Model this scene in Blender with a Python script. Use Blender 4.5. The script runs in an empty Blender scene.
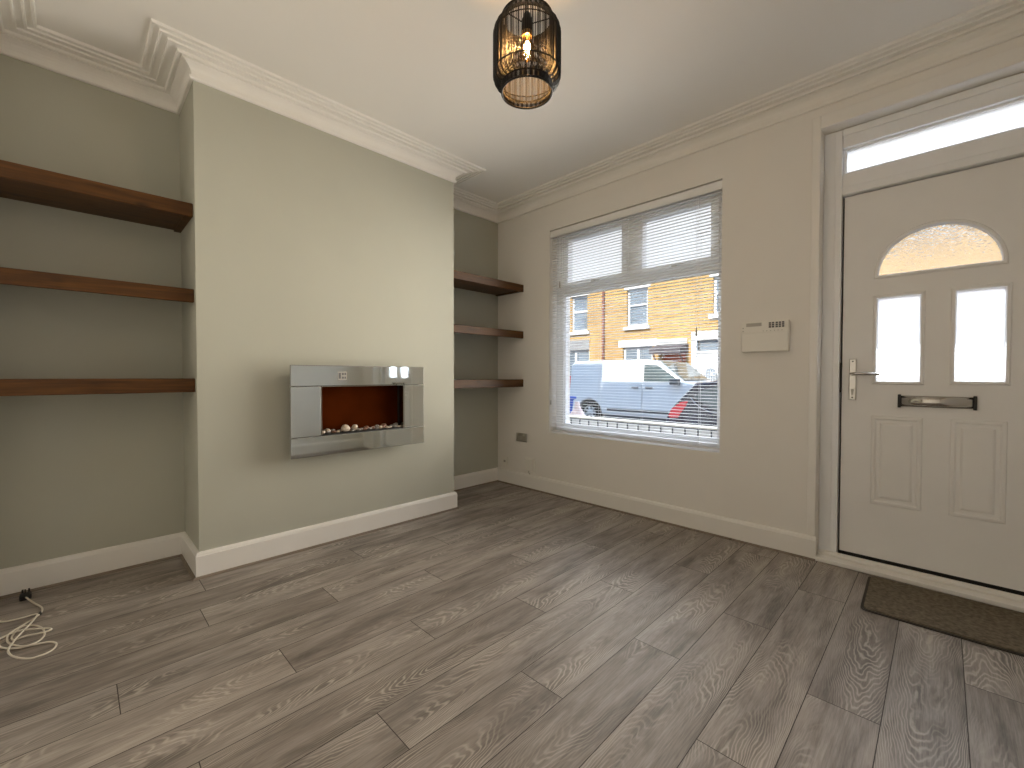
import bpy, bmesh, math, random
from mathutils import Vector, Matrix, noise
random.seed(7)
SC = bpy.context.scene
COL = SC.collection
R = math.radians
PI = math.pi

# ------------------------------------------------------------------ helpers
class MB:
    """Collects shapes; build() links them as ONE mesh object."""
    def __init__(s):
        s.v = []; s.f = []; s.m = []; s.sm = []
    def add(s, vs, fs, mi=0, smooth=False):
        b = len(s.v)
        s.v += [tuple(p) for p in vs]
        for f in fs:
            s.f.append([b + i for i in f]); s.m.append(mi); s.sm.append(smooth)
        return s
    def box(s, x0, x1, y0, y1, z0, z1, mi=0):
        vs = [(x, y, z) for z in (z0, z1) for y in (y0, y1) for x in (x0, x1)]
        return s.add(vs, [(0, 2, 3, 1), (4, 5, 7, 6), (0, 1, 5, 4), (2, 6, 7, 3), (0, 4, 6, 2), (1, 3, 7, 5)], mi)
    def prism(s, pts, axis, a0, a1, mi=0, smooth=False):
        """polygon pts (2D) extruded along axis from a0 to a1. axis x:(y,z) y:(x,z) z:(x,y)"""
        def P(p, a):
            return {'x': (a, p[0], p[1]), 'y': (p[0], a, p[1]), 'z': (p[0], p[1], a)}[axis]
        n = len(pts)
        vs = [P(p, a0) for p in pts] + [P(p, a1) for p in pts]
        s.add(vs, [tuple(range(n))[::-1], tuple(range(n, 2 * n))], mi)
        b = len(s.v) - 2 * n
        for i in range(n):
            j = (i + 1) % n
            s.f.append([b + i, b + j, b + n + j, b + n + i]); s.m.append(mi); s.sm.append(smooth)
        return s
    def sweep(s, path, prof, mi=0, closed=False):
        """prof [(offset from wall to the right of travel, z)] swept with mitres along plan path"""
        n = len(path); np_ = len(prof)
        offs = []
        for i in range(n):
            p = Vector(path[i])
            def nr(a, b):
                d = (Vector(b) - Vector(a)).normalized(); return Vector((d.y, -d.x))
            if closed or 0 < i < n - 1:
                n1 = nr(path[i - 1], path[i]); n2 = nr(path[i], path[(i + 1) % n])
                m = (n1 + n2).normalized(); k = 1 / max(.2, m.dot(n1)); offs.append(m * k)
            elif i == 0: offs.append(nr(path[0], path[1]))
            else: offs.append(nr(path[-2], path[-1]))
        vs = []
        for i in range(n):
            for (o, z) in prof:
                q = Vector(path[i]) + offs[i] * o; vs.append((q.x, q.y, z))
        fs = []
        for i in range(n if closed else n - 1):
            j = (i + 1) % n
            for k in range(np_):
                l = (k + 1) % np_
                fs.append((i * np_ + k, i * np_ + l, j * np_ + l, j * np_ + k))
        if not closed:
            fs.append(tuple(range(np_))[::-1]); fs.append(tuple((n - 1) * np_ + k for k in range(np_)))
        return s.add(vs, fs, mi)
    def tube(s, pts, r, n=8, mi=0, closed=False, cap=True):
        pts = [Vector(p) for p in pts]; N = len(pts)
        rad = r if isinstance(r, (list, tuple)) else [r] * N
        vs = []; prev = None
        for i, p in enumerate(pts):
            if closed: t = (pts[(i + 1) % N] - pts[i - 1]).normalized()
            elif i == 0: t = (pts[1] - pts[0]).normalized()
            elif i == N - 1: t = (pts[-1] - pts[-2]).normalized()
            else: t = (pts[i + 1] - pts[i - 1]).normalized()
            if prev is None:
                u = t.orthogonal().normalized()
            else:
                u = (prev - t * prev.dot(t))
                u = u.normalized() if u.length > 1e-6 else t.orthogonal().normalized()
            prev = u; w = t.cross(u)
            for k in range(n):
                a = 2 * PI * k / n
                vs.append(p + (u * math.cos(a) + w * math.sin(a)) * rad[i])
        fs = []
        for i in range(N if closed else N - 1):
            j = (i + 1) % N
            for k in range(n):
                l = (k + 1) % n
                fs.append((i * n + k, i * n + l, j * n + l, j * n + k))
        s.add(vs, fs, mi, True)
        if cap and not closed:
            b = len(s.v) - N * n
            s.f.append([b + k for k in range(n)][::-1]); s.m.append(mi); s.sm.append(False)
            s.f.append([b + (N - 1) * n + k for k in range(n)]); s.m.append(mi); s.sm.append(False)
        return s
    def lathe(s, prof, c=(0, 0, 0), axis='z', n=32, mi=0, smooth=True, cap=True):
        """prof [(r, h)] closed round the axis"""
        vs = []; fs = []
        for (r, h) in prof:
            for k in range(n):
                a = 2 * PI * k / n; x, y = r * math.cos(a), r * math.sin(a)
                if axis == 'z': p = (c[0] + x, c[1] + y, c[2] + h)
                elif axis == 'y': p = (c[0] + x, c[1] + h, c[2] + y)
                else: p = (c[0] + h, c[1] + x, c[2] + y)
                vs.append(p)
        for i in range(len(prof) - 1):
            for k in range(n):
                l = (k + 1) % n
                fs.append((i * n + k, i * n + l, (i + 1) * n + l, (i + 1) * n + k))
        s.add(vs, fs, mi, smooth)
        b = len(s.v) - len(prof) * n
        for i, rv in ((0, True), (len(prof) - 1, False)):
            if cap and prof[i][0] > 1e-5:
                q = [b + i * n + k for k in range(n)]
                s.f.append(q[::-1] if rv else q); s.m.append(mi); s.sm.append(False)
        return s
    def build(s, name, mats, parent=None, bevel=0, seg=2, origin=None):
        me = bpy.data.meshes.new(name)
        o = None
        if origin is None: origin = (0, 0, 0)
        me.from_pydata([(a - origin[0], b - origin[1], c - origin[2]) for a, b, c in s.v], [], s.f)
        if not isinstance(mats, (list, tuple)): mats = [mats]
        for m in mats: me.materials.append(m)
        me.polygons.foreach_set('material_index', s.m)
        me.polygons.foreach_set('use_smooth', s.sm)
        bm = bmesh.new(); bm.from_mesh(me)
        bmesh.ops.recalc_face_normals(bm, faces=bm.faces)
        bm.to_mesh(me); bm.free(); me.update()
        o = bpy.data.objects.new(name, me); COL.objects.link(o)
        o.location = origin
        if parent:
            o.parent = parent
            o.location = (origin[0] - parent.location[0], origin[1] - parent.location[1], origin[2] - parent.location[2]) if parent.parent is None else origin
        if bevel:
            b = o.modifiers.new('bevel', 'BEVEL'); b.width = bevel; b.segments = seg; b.limit_method = 'ANGLE'; b.angle_limit = R(40)
        return o

def tag(o, label=None, cat=None, group=None, kind=None):
    if label: o['label'] = label
    if cat: o['category'] = cat
    if group: o['group'] = group
    if kind: o['kind'] = kind
    return o
def thing(name, label, cat, loc=(0, 0, 0), group=None, kind=None):
    o = bpy.data.objects.new(name, None); COL.objects.link(o); o.location = loc; o.empty_display_size = .05
    return tag(o, label, cat, group, kind)
def structure(o, label=None, cat=None):
    return tag(o, label, cat, None, 'structure')

# ------------------------------------------------------------------ materials
def nodes(name):
    m = bpy.data.materials.new(name); m.use_nodes = True
    nt = m.node_tree; nt.nodes.clear()
    out = nt.nodes.new('ShaderNodeOutputMaterial')
    return m, nt, out
def N(nt, t, **kw):
    n = nt.nodes.new(t)
    for k, v in kw.items():
        if hasattr(n, k): setattr(n, k, v)
        else: n.inputs[k].default_value = v
    return n
def L(nt, a, b): nt.links.new(a, b)
def ramp(nt, stops, interp='LINEAR'):
    r = nt.nodes.new('ShaderNodeValToRGB'); r.color_ramp.interpolation = interp
    el = r.color_ramp.elements
    while len(el) > 1: el.remove(el[-1])
    el[0].position, el[0].color = stops[0][0], (*stops[0][1], 1)
    for p, c in stops[1:]:
        e = el.new(p); e.color = (*c, 1)
    return r
def mathn(nt, op, a, b=None, clamp=False):
    n = nt.nodes.new('ShaderNodeMath'); n.operation = op; n.use_clamp = clamp
    for i, v in enumerate((a, b)):
        if v is None: continue
        if isinstance(v, (int, float)): n.inputs[i].default_value = v
        else: L(nt, v, n.inputs[i])
    return n.outputs[0]
def mixc(nt, fac, a, b, mode='MIX'):
    n = nt.nodes.new('ShaderNodeMix'); n.data_type = 'RGBA'; n.blend_type = mode
    for sock, v in ((n.inputs[0], fac), (n.inputs[6], a), (n.inputs[7], b)):
        if isinstance(v, (int, float)): sock.default_value = v
        elif isinstance(v, tuple): sock.default_value = (*v, 1) if len(v) == 3 else v
        else: L(nt, v, sock)
    return n.outputs[2]
def pbr(name, col, rough=.5, metal=0, var=.06, scale=6, bump=0, bscale=80, spec=.5, coat=0, emit=None, es=0):
    m, nt, out = nodes(name)
    b = N(nt, 'ShaderNodeBsdfPrincipled', Roughness=rough, Metallic=metal)
    b.inputs['Specular IOR Level'].default_value = spec
    b.inputs['Coat Weight'].default_value = coat
    tc = N(nt, 'ShaderNodeTexCoord')
    nz = N(nt, 'ShaderNodeTexNoise', Scale=scale, Detail=3)
    L(nt, tc.outputs['Object'], nz.inputs['Vector'])
    lo = tuple(max(0, c * (1 - var)) for c in col); hi = tuple(min(1, c * (1 + var)) for c in col)
    r = ramp(nt, [(.3, lo), (.7, hi)])
    L(nt, nz.outputs[0], r.inputs[0]); L(nt, r.outputs[0], b.inputs['Base Color'])
    if bump:
        n2 = N(nt, 'ShaderNodeTexNoise', Scale=bscale, Detail=4)
        L(nt, tc.outputs['Object'], n2.inputs['Vector'])
        bp = N(nt, 'ShaderNodeBump', Strength=bump, Distance=.004)
        L(nt, n2.outputs[0], bp.inputs['Height']); L(nt, bp.outputs[0], b.inputs['Normal'])
    if emit:
        b.inputs['Emission Color'].default_value = (*emit, 1); b.inputs['Emission Strength'].default_value = es
    L(nt, b.outputs[0], out.inputs[0])
    return m
def thin_glass(name, tint=(1, 1, 1), refl=.05):
    m, nt, out = nodes(name)
    t = N(nt, 'ShaderNodeBsdfTransparent'); t.inputs[0].default_value = (*tint, 1)
    g = N(nt, 'ShaderNodeBsdfGlossy', Roughness=.02)
    lw = N(nt, 'ShaderNodeLayerWeight', Blend=.15)
    mx = N(nt, 'ShaderNodeMixShader')
    f = mathn(nt, 'ADD', mathn(nt, 'MULTIPLY', lw.outputs[0], .5), refl * .4, True)
    L(nt, f, mx.inputs[0]); L(nt, t.outputs[0], mx.inputs[1]); L(nt, g.outputs[0], mx.inputs[2])
    L(nt, mx.outputs[0], out.inputs[0]); return m
def obscure_glass(name, clear=.2):
    m, nt, out = nodes(name)
    tc = N(nt, 'ShaderNodeTexCoord')
    v = N(nt, 'ShaderNodeTexVoronoi', Scale=90); L(nt, tc.outputs['Object'], v.inputs['Vector'])
    bp = N(nt, 'ShaderNodeBump', Strength=.6, Distance=.004); L(nt, v.outputs[0], bp.inputs['Height'])
    t = N(nt, 'ShaderNodeBsdfTranslucent'); t.inputs[0].default_value = (.95, .95, .95, 1)
    rf = N(nt, 'ShaderNodeBsdfRefraction', Roughness=.22, IOR=1.2); L(nt, bp.outputs[0], rf.inputs['Normal'])
    tr = N(nt, 'ShaderNodeBsdfTransparent')
    g = N(nt, 'ShaderNodeBsdfGlossy', Roughness=.1); L(nt, bp.outputs[0], g.inputs['Normal'])
    m1 = N(nt, 'ShaderNodeMixShader'); m1.inputs[0].default_value = clear
    L(nt, t.outputs[0], m1.inputs[1]); L(nt, rf.outputs[0], m1.inputs[2])
    m2 = N(nt, 'ShaderNodeMixShader'); m2.inputs[0].default_value = .05
    L(nt, m1.outputs[0], m2.inputs[1]); L(nt, g.outputs[0], m2.inputs[2])
    L(nt, m2.outputs[0], out.inputs[0]); return m
def wood(name, dark, light, rough=.35, axis=1, sc=1.0):
    """long grain along the given axis"""
    m, nt, out = nodes(name)
    b = N(nt, 'ShaderNodeBsdfPrincipled', Roughness=rough); b.inputs['Specular IOR Level'].default_value = .28
    tc = N(nt, 'ShaderNodeTexCoord'); oi = N(nt, 'ShaderNodeObjectInfo')
    mp = N(nt, 'ShaderNodeMapping'); s = [14 * sc, 14 * sc, 14 * sc]; s[axis] = 1.1 * sc
    mp.inputs['Scale'].default_value = s
    av = N(nt, 'ShaderNodeVectorMath', operation='ADD')
    L(nt, tc.outputs['Object'], av.inputs[0]); L(nt, oi.outputs['Location'], av.inputs[1])
    L(nt, av.outputs[0], mp.inputs[0])
    n1 = N(nt, 'ShaderNodeTexNoise', Scale=1.6, Detail=6, Roughness=.6, Distortion=1.2); L(nt, mp.outputs[0], n1.inputs['Vector'])
    mp2 = N(nt, 'ShaderNodeMapping'); s2 = [130, 130, 130]; s2[axis] = 5; mp2.inputs['Scale'].default_value = s2
    L(nt, av.outputs[0], mp2.inputs[0])
    n2 = N(nt, 'ShaderNodeTexNoise', Scale=1, Detail=3); L(nt, mp2.outputs[0], n2.inputs['Vector'])
    mp3 = N(nt, 'ShaderNodeMapping'); s3 = [9, 9, 9]; s3[axis] = 4; mp3.inputs['Scale'].default_value = s3
    L(nt, av.outputs[0], mp3.inputs[0])
    vo = N(nt, 'ShaderNodeTexVoronoi', Scale=1.0); L(nt, mp3.outputs[0], vo.inputs['Vector'])
    kn = ramp(nt, [(.05, (.25, .25, .25)), (.16, (1, 1, 1))]); L(nt, vo.outputs[0], kn.inputs[0])
    f = mathn(nt, 'ADD', mathn(nt, 'MULTIPLY', n1.outputs[0], .7), mathn(nt, 'MULTIPLY', n2.outputs[0], .3))
    r = ramp(nt, [(.32, dark), (.68, light)]); L(nt, f, r.inputs[0])
    c = mixc(nt, .8, r.outputs[0], kn.outputs[0], 'MULTIPLY')
    L(nt, c, b.inputs['Base Color'])
    bp = N(nt, 'ShaderNodeBump', Strength=.2, Distance=.002); L(nt, f, bp.inputs['Height']); L(nt, bp.outputs[0], b.inputs['Normal'])
    L(nt, b.outputs[0], out.inputs[0]); return m
def brick(name, c1, c2, mortar, plane='xz'):
    m, nt, out = nodes(name)
    b = N(nt, 'ShaderNodeBsdfPrincipled', Roughness=.85)
    tc = N(nt, 'ShaderNodeTexCoord'); sp = N(nt, 'ShaderNodeSeparateXYZ'); cb = N(nt, 'ShaderNodeCombineXYZ')
    L(nt, tc.outputs['Object'], sp.inputs[0]); L(nt, sp.outputs[0], cb.inputs[0]); L(nt, sp.outputs[2], cb.inputs[1])
    t = N(nt, 'ShaderNodeTexBrick', Scale=1.0); t.inputs['Brick Width'].default_value = .225; t.inputs['Row Height'].default_value = .075
    t.inputs['Mortar Size'].default_value = .006
    t.inputs['Color1'].default_value = (*c1, 1); t.inputs['Color2'].default_value = (*c2, 1); t.inputs['Mortar'].default_value = (*mortar, 1)
    L(nt, cb.outputs[0], t.inputs[0])
    nz = N(nt, 'ShaderNodeTexNoise', Scale=1.2, Detail=5); L(nt, tc.outputs['Object'], nz.inputs['Vector'])
    r = ramp(nt, [(.3, (.75, .75, .75)), (.7, (1, 1, 1))]); L(nt, nz.outputs[0], r.inputs[0])
    L(nt, mixc(nt, 1, t.outputs[0], r.outputs[0], 'MULTIPLY'), b.inputs['Base Color'])
    L(nt, b.outputs[0], out.inputs[0]); return m
def laminate(name):
    """grey-brown limed oak boards: uv (m across from board centre, m along), attribute 'board' = random per board"""
    m, nt, out = nodes(name)
    b = N(nt, 'ShaderNodeBsdfPrincipled', Roughness=.48)
    b.inputs['Specular IOR Level'].default_value = .42
    uv = N(nt, 'ShaderNodeUVMap', uv_map='board_uv'); at = N(nt, 'ShaderNodeAttribute', attribute_name='board')
    at2 = N(nt, 'ShaderNodeAttribute', attribute_name='board_b')
    sp = N(nt, 'ShaderNodeSeparateXYZ'); L(nt, uv.outputs[0], sp.inputs[0])
    u, v = sp.outputs[0], sp.outputs[1]; rnd = at.outputs['Fac']; rb = at2.outputs['Fac']
    def coords(su, sv, sz=40):
        c = N(nt, 'ShaderNodeCombineXYZ')
        L(nt, mathn(nt, 'MULTIPLY', u, su), c.inputs[0]); L(nt, mathn(nt, 'MULTIPLY', v, sv), c.inputs[1]); L(nt, mathn(nt, 'MULTIPLY', rnd, sz), c.inputs[2])
        return c.outputs[0]
    # cathedral figure: contours of  v*k + a*u^2 + noise
    nz = N(nt, 'ShaderNodeTexNoise', Scale=1, Detail=2.5, Roughness=.5); L(nt, coords(9, 2.2), nz.inputs['Vector'])
    nz2 = N(nt, 'ShaderNodeTexNoise', Scale=1, Detail=2); L(nt, coords(60, 22, 91), nz2.inputs['Vector'])
    uc = mathn(nt, 'ADD', u, mathn(nt, 'MULTIPLY', mathn(nt, 'SUBTRACT', rb, .5), .07))
    u2 = mathn(nt, 'MULTIPLY', uc, uc)
    sgn = mathn(nt, 'SUBTRACT', mathn(nt, 'MULTIPLY', mathn(nt, 'GREATER_THAN', rnd, .5), 2), 1)
    h = mathn(nt, 'ADD', mathn(nt, 'ADD', mathn(nt, 'MULTIPLY', mathn(nt, 'MULTIPLY', v, sgn), 1.0), mathn(nt, 'MULTIPLY', u2, 52)),
              mathn(nt, 'ADD', mathn(nt, 'MULTIPLY', nz.outputs[0], .85), mathn(nt, 'MULTIPLY', nz2.outputs[0], .05)))
    ph = mathn(nt, 'FRACT', mathn(nt, 'MULTIPLY', h, 17))
    tri = mathn(nt, 'ABSOLUTE', mathn(nt, 'SUBTRACT', mathn(nt, 'MULTIPLY', ph, 2), 1))
    line = ramp(nt, [(.45, (0, 0, 0)), (.92, (1, 1, 1))]); L(nt, tri, line.inputs[0])
    msk = N(nt, 'ShaderNodeTexNoise', Scale=1, Detail=2); L(nt, coords(7, 2.0, 17), msk.inputs['Vector'])
    mr = ramp(nt, [(.44, (.05, .05, .05)), (.62, (1, 1, 1))]); L(nt, msk.outputs[0], mr.inputs[0])
    figure = mathn(nt, 'MULTIPLY', line.outputs[0], mr.outputs[0])
    # straight fine pores
    po = N(nt, 'ShaderNodeTexNoise', Scale=1, Detail=4, Roughness=.65); L(nt, coords(210, 9, 63), po.inputs['Vector'])
    # broad tone and dark mineral patches
    br = N(nt, 'ShaderNodeTexNoise', Scale=1, Detail=4, Roughness=.6); L(nt, coords(16, 2.2, 29), br.inputs['Vector'])
    dk = N(nt, 'ShaderNodeTexNoise', Scale=1, Detail=3); L(nt, coords(17, 4.2, 77), dk.inputs['Vector'])
    dkr = ramp(nt, [(.58, (0, 0, 0)), (.74, (1, 1, 1))]); L(nt, dk.outputs[0], dkr.inputs[0])
    f = mathn(nt, 'ADD', mathn(nt, 'MULTIPLY', br.outputs[0], .62), mathn(nt, 'MULTIPLY', po.outputs[0], .38))
    base = ramp(nt, [(.34, (.116, .100, .087)), (.5, (.248, .215, .188)), (.66, (.378, .335, .299))]); L(nt, f, base.inputs[0])
    tint = ramp(nt, [(0, (.84, .82, .80)), (.5, (1, 1, 1)), (1, (1.1, 1.09, 1.07))]); L(nt, rb, tint.inputs[0])
    c = mixc(nt, 1, base.outputs[0], tint.outputs[0], 'MULTIPLY')
    c = mixc(nt, mathn(nt, 'MULTIPLY', dkr.outputs[0], .55), c, (.075, .06, .05))
    c = mixc(nt, mathn(nt, 'MULTIPLY', figure, .62), c, (.56, .495, .425))
    L(nt, c, b.inputs['Base Color'])
    bp = N(nt, 'ShaderNodeBump', Strength=.12, Distance=.001); L(nt, mathn(nt, 'ADD', po.outputs[0], mathn(nt, 'MULTIPLY', figure, .5)), bp.inputs['Height'])
    L(nt, bp.outputs[0], b.inputs['Normal'])
    L(nt, b.outputs[0], out.inputs[0]); return m

M = {}
M['white_wall'] = pbr('white_wall_paint', (.80, .775, .73), .75, var=.015, scale=2, bump=.05, bscale=160, spec=.3)
M['ceiling'] = pbr('ceiling_paint', (.83, .81, .77), .8, var=.015, scale=1.5, bump=.04, bscale=140, spec=.2)
M['sage'] = pbr('sage_wall_paint', (.455, .455, .385), .62, var=.02, scale=2, bump=.06, bscale=150, spec=.35)
M['gloss'] = pbr('white_gloss_paint', (.82, .80, .76), .3, var=.01, bump=.02, bscale=40)
M['cornice'] = pbr('white_plaster', (.84, .82, .78), .6, var=.015)
M['upvc'] = pbr('white_upvc', (.84, .85, .86), .3, var=.01)
M['door_skin'] = pbr('white_door_skin', (.80, .79, .77), .38, var=.012, bump=.04, bscale=220)
M['slat'] = pbr('blind_slat', (.82, .82, .81), .42, var=.01)
M['plastic'] = pbr('cream_plastic', (.80, .78, .72), .4, var=.01)
M['grey_plastic'] = pbr('grey_plastic', (.42, .40, .36), .4)
M['black'] = pbr('black_rubber', (.012, .011, .010), .5, var=.2)
M['gap'] = pbr('dark_gasket', (.02, .017, .014), .6, var=.1)
M['shelf'] = wood('stained_pine', (.030, .0105, .002), (.118, .047, .0085), .45, 1)
M['floor'] = laminate('limed_oak_laminate')
M['subfloor'] = pbr('board_joint', (.045, .035, .028), .8)
M['bead'] = wood('oak_beading', (.15, .12, .09), (.27, .22, .175), .5, 1)
M['chrome'] = pbr('chrome', (.50, .48, .45), .10, 1, var=.02)
M['steel'] = pbr('satin_steel', (.62, .60, .56), .28, 1, var=.03)
M['mirror'] = pbr('grey_mirror_glass', (.80, .86, .87), .04, 1, var=.01)
M['mirror_edge'] = pbr('polished_glass_edge', (.34, .35, .33), .25, .5, var=.02)
M['fire_case'] = pbr('black_fire_case', (.012, .012, .012), .6, var=.1)
M['fire_back'] = pbr('dark_red_fire_back', (.062, .012, .002), .9, var=.25, scale=5, spec=0)
M['pebble'] = pbr('pale_pebble', (.50, .42, .33), .45, var=.25, scale=14)
M['pebble_grey'] = pbr('grey_pebble', (.24, .22, .20), .45, var=.3, scale=14)
M['pebble_brown'] = pbr('brown_pebble', (.23, .13, .09), .45, var=.3, scale=14)
M['lamp_black'] = pbr('black_lacquered_wire', (.005, .004, .0035), .5, .0, spec=.3, var=.1)
M['brass'] = pbr('aged_brass', (.50, .30, .12), .3, 1)
M['mat'] = pbr('brown_coir', (.17, .14, .10), .95, var=.35, scale=60, bump=1, bscale=400, spec=.1)
M['mat_edge'] = pbr('dark_mat_rubber', (.035, .028, .02), .8, var=.2)
M['flex'] = pbr('cream_flex', (.68, .62, .52), .4, var=.03)
M['glass'] = thin_glass('window_glass')
M['obscure'] = obscure_glass('obscure_glass')
M['obscure_arch'] = obscure_glass('obscure_arch_glass', .93)
M['car_glass'] = pbr('car_glass', (.10, .13, .13), .06, 0, var=.3, scale=3, spec=.8)
M['brick'] = brick('orange_brick', (.60, .36, .115), (.52, .29, .09), (.62, .48, .27))
M['brick_red'] = brick('red_brick', (.42, .13, .06), (.36, .10, .05), (.45, .33, .25))
M['stone'] = pbr('white_painted_stone', (.80, .79, .76), .7)
M['cream_stone'] = pbr('cream_stone', (.72, .66, .52), .8)
M['grey_stone'] = pbr('grey_stone', (.30, .29, .28), .8, var=.15)
M['white_frame'] = pbr('white_house_frame', (.82, .82, .82), .4)
M['house_glass'] = pbr('house_window_glass', (.22, .26, .30), .08, 0, var=.3, scale=1.2, spec=.8)
M['net'] = pbr('white_net_curtain', (.80, .80, .80), .9, var=.1, scale=12)
M['slate'] = pbr('grey_slate_roof', (.12, .12, .13), .7, var=.25, scale=3, bump=.5, bscale=20)
M['drain'] = pbr('brown_drainpipe', (.25, .09, .06), .5)
M['red_paint'] = pbr('red_door_paint', (.60, .13, .05), .45)
M['awning'] = pbr('dark_canopy_felt', (.10, .085, .09), .8, var=.2)
M['van_white'] = pbr('white_van_paint', (.80, .82, .84), .25, var=.01, coat=.6)
M['tyre'] = pbr('tyre_rubber', (.02, .02, .02), .8, var=.2)
M['alloy'] = pbr('silver_alloy', (.62, .64, .67), .4, .1)
M['trim_grey'] = pbr('grey_plastic_trim', (.10, .10, .105), .6)
M['car_blue'] = pbr('dark_blue_car_paint', (.02, .024, .045), .18, .2, var=.1, coat=.8)
M['lamp_red'] = pbr('red_lamp_lens', (.85, .06, .07), .15, emit=(1, .05, .05), es=.0)
M['bin_blue'] = pbr('blue_bin_plastic', (.03, .10, .48), .4, var=.08)
M['sack'] = pbr('pale_pink_sack', (.75, .60, .58), .5, var=.25, scale=8)
M['asphalt'] = pbr('grey_asphalt', (.15, .135, .12), .9, var=.2, scale=12)
M['paving'] = pbr('grey_paving', (.22, .22, .22), .9, var=.15, scale=3)
M['iron'] = pbr('dark_blue_railing_paint', (.035, .04, .05), .4)
M['render'] = pbr('grey_house_render', (.20, .21, .23), .9, var=.1)
def bulb_mat():
    m, nt, out = nodes('glowing_filament'); e = N(nt, 'ShaderNodeEmission', Strength=1150)
    e.inputs[0].default_value = (1, .64, .32, 1); L(nt, e.outputs[0], out.inputs[0]); return m
M['filament'] = bulb_mat()
M['bulb_glass'] = thin_glass('amber_bulb_glass', (1, .80, .50), .1)

# ------------------------------------------------------------------ room dimensions (metres)
XA, YB, XR, H = -.445, -3.463, 3.75, 2.83       # alcove back wall, rear wall, side wall, ceiling
CA, CB = -2.69, -.926                           # chimney breast ends
WX0, WX1, WZ0, WZ1 = .264, 1.81, .580, 2.481    # window hole
DX0, DX1, DZ = 2.37, 3.385, 2.596               # door hole
WT = .32

# floor : boards along Y, each a face with its own uv; 2.4 mm joints over a dark base
def make_floor():
    pitch, off, g = .1982, .0068, .0014
    joints = {0: [-2.698], 1: [-1.93], 2: [-2.755, -1.43], 3: [-2.258, -.908], 4: [-3.07, -1.76, -.43], 5: [-2.588, -1.255], 6: [-2.097, -.765],
              7: [-2.923, -1.61, -.28], 8: [-2.47, -1.148], 9: [-1.985, -.66], 10: [-2.82, -1.494, -.17], 11: [-2.34, -1.015], 12: [-3.15, -1.825, -.5],
              13: [-2.68, -1.355, -.03], 14: [-2.2], 15: [-2.21, -.89], 16: [-1.7, -.4], 17: [-2.5, -1.2], 18: [-2.0, -.7], -1: [-.5], -2: [-.8]}
    mb = MB(); rows = []
    for i in range(-3, 19):
        x0, x1 = off + i * pitch, off + (i + 1) * pitch
        ys = [YB - .03] + sorted(joints.get(i, [])) + [.15 if x1 > 2.35 else .02]
        x0, x1 = max(x0, -.48), min(x1, XR + .03)
        if x1 <= x0: continue
        for a, b in zip(ys[:-1], ys[1:]):
            mb.add([(x0 + g, a + g, 0), (x1 - g, a + g, 0), (x1 - g, b - g, 0), (x0 + g, b - g, 0)], [(0, 1, 2, 3)], 0)
            rows.append((x0 + g, x1 - g, a, b, off + (i + .5) * pitch))
    nb = len(mb.f)
    mb.box(-.9, XR + .3, YB - .3, .3, -.12, -.0015, 1)
    o = mb.build('floor', [M['floor'], M['subfloor']])
    me = o.data
    uv = me.uv_layers.new(name='board_uv')
    a1 = me.attributes.new('board', 'FLOAT', 'FACE'); a2 = me.attributes.new('board_b', 'FLOAT', 'FACE')
    rr = random.Random(21)
    for p in me.polygons:
        if p.material_index == 0:
            c = p.center; r = min(rows, key=lambda q: abs((q[0] + q[1]) / 2 - c.x) + abs((q[2] + q[3]) / 2 - c.y))
            a1.data[p.index].value = rr.random(); a2.data[p.index].value = rr.random(); vo = rr.random() * 5
            for li in p.loop_indices:
                co = me.vertices[me.loops[li].vertex_index].co
                uv.data[li].uv = (co.x - r[4], co.y + vo)
        else:
            for li in p.loop_indices: uv.data[li].uv = (0, 0)
    structure(o, 'grey-brown limed oak laminate floor boards', 'floor')
make_floor()
structure(MB().box(-.9, XR + .3, YB - .3, WT, H, H + .14).build('ceiling', M['ceiling']), 'flat white ceiling over the whole room', 'ceiling')

# walls
w = MB().prism([(-.9, YB - .3), (XA, YB - .3), (XA, CA), (0, CA), (0, CB), (XA, CB), (XA, 0), (-.9, 0)], 'z', -.02, H + .02)
structure(w.build('wall_left', M['sage']), 'sage green wall with chimney breast between two alcoves', 'wall')
w = MB()
for (x0, x1, z0, z1) in [(-.9, WX0, -.02, H + .02), (WX0, WX1, -.02, WZ0), (WX0, WX1, WZ1, H + .02), (WX1, DX0, -.02, H + .02), (DX0, DX1, DZ, H + .02), (DX1, XR + .3, -.02, H + .02)]:
    w.box(x0, x1, 0, WT, z0, z1)
structure(w.build('wall_front', M['white_wall']), 'white wall holding the window and the front door', 'wall')
structure(MB().box(-.9, XR + .3, YB - .3, YB, -.02, H + .02).build('wall_back', M['white_wall']), 'plain white wall behind the camera', 'wall')
structure(MB().box(XR, XR + .3, YB, 0, -.02, H + .02).build('wall_right', M['white_wall']), 'plain white side wall beyond the door', 'wall')

# cornice all round
cprof = [(0, 2.720), (.014, 2.720), (.019, 2.726), (.019, 2.738), (.010, 2.742), (.010, 2.751), (.014, 2.766), (.023, 2.779), (.038, 2.790), (.054, 2.796),
         (.054, 2.803), (.064, 2.803), (.066, 2.797), (.074, 2.797), (.078, 2.803), (.078, 2.812), (.112, 2.814), (.113, 2.807), (.121, 2.807), (.123, 2.816),
         (.146, 2.818), (.148, 2.812), (.157, 2.812), (.159, 2.821), (.178, 2.823), (.180, 2.816), (.190, 2.817), (.194, 2.832), (0, 2.832)]
room = [(XR, YB), (XA, YB), (XA, CA), (0, CA), (0, CB), (XA, CB), (XA, 0), (XR, 0)]
structure(MB().sweep(room, cprof, closed=True).build('trim_1', M['cornice']), 'white moulded plaster cornice around the ceiling', 'cornice')

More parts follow.
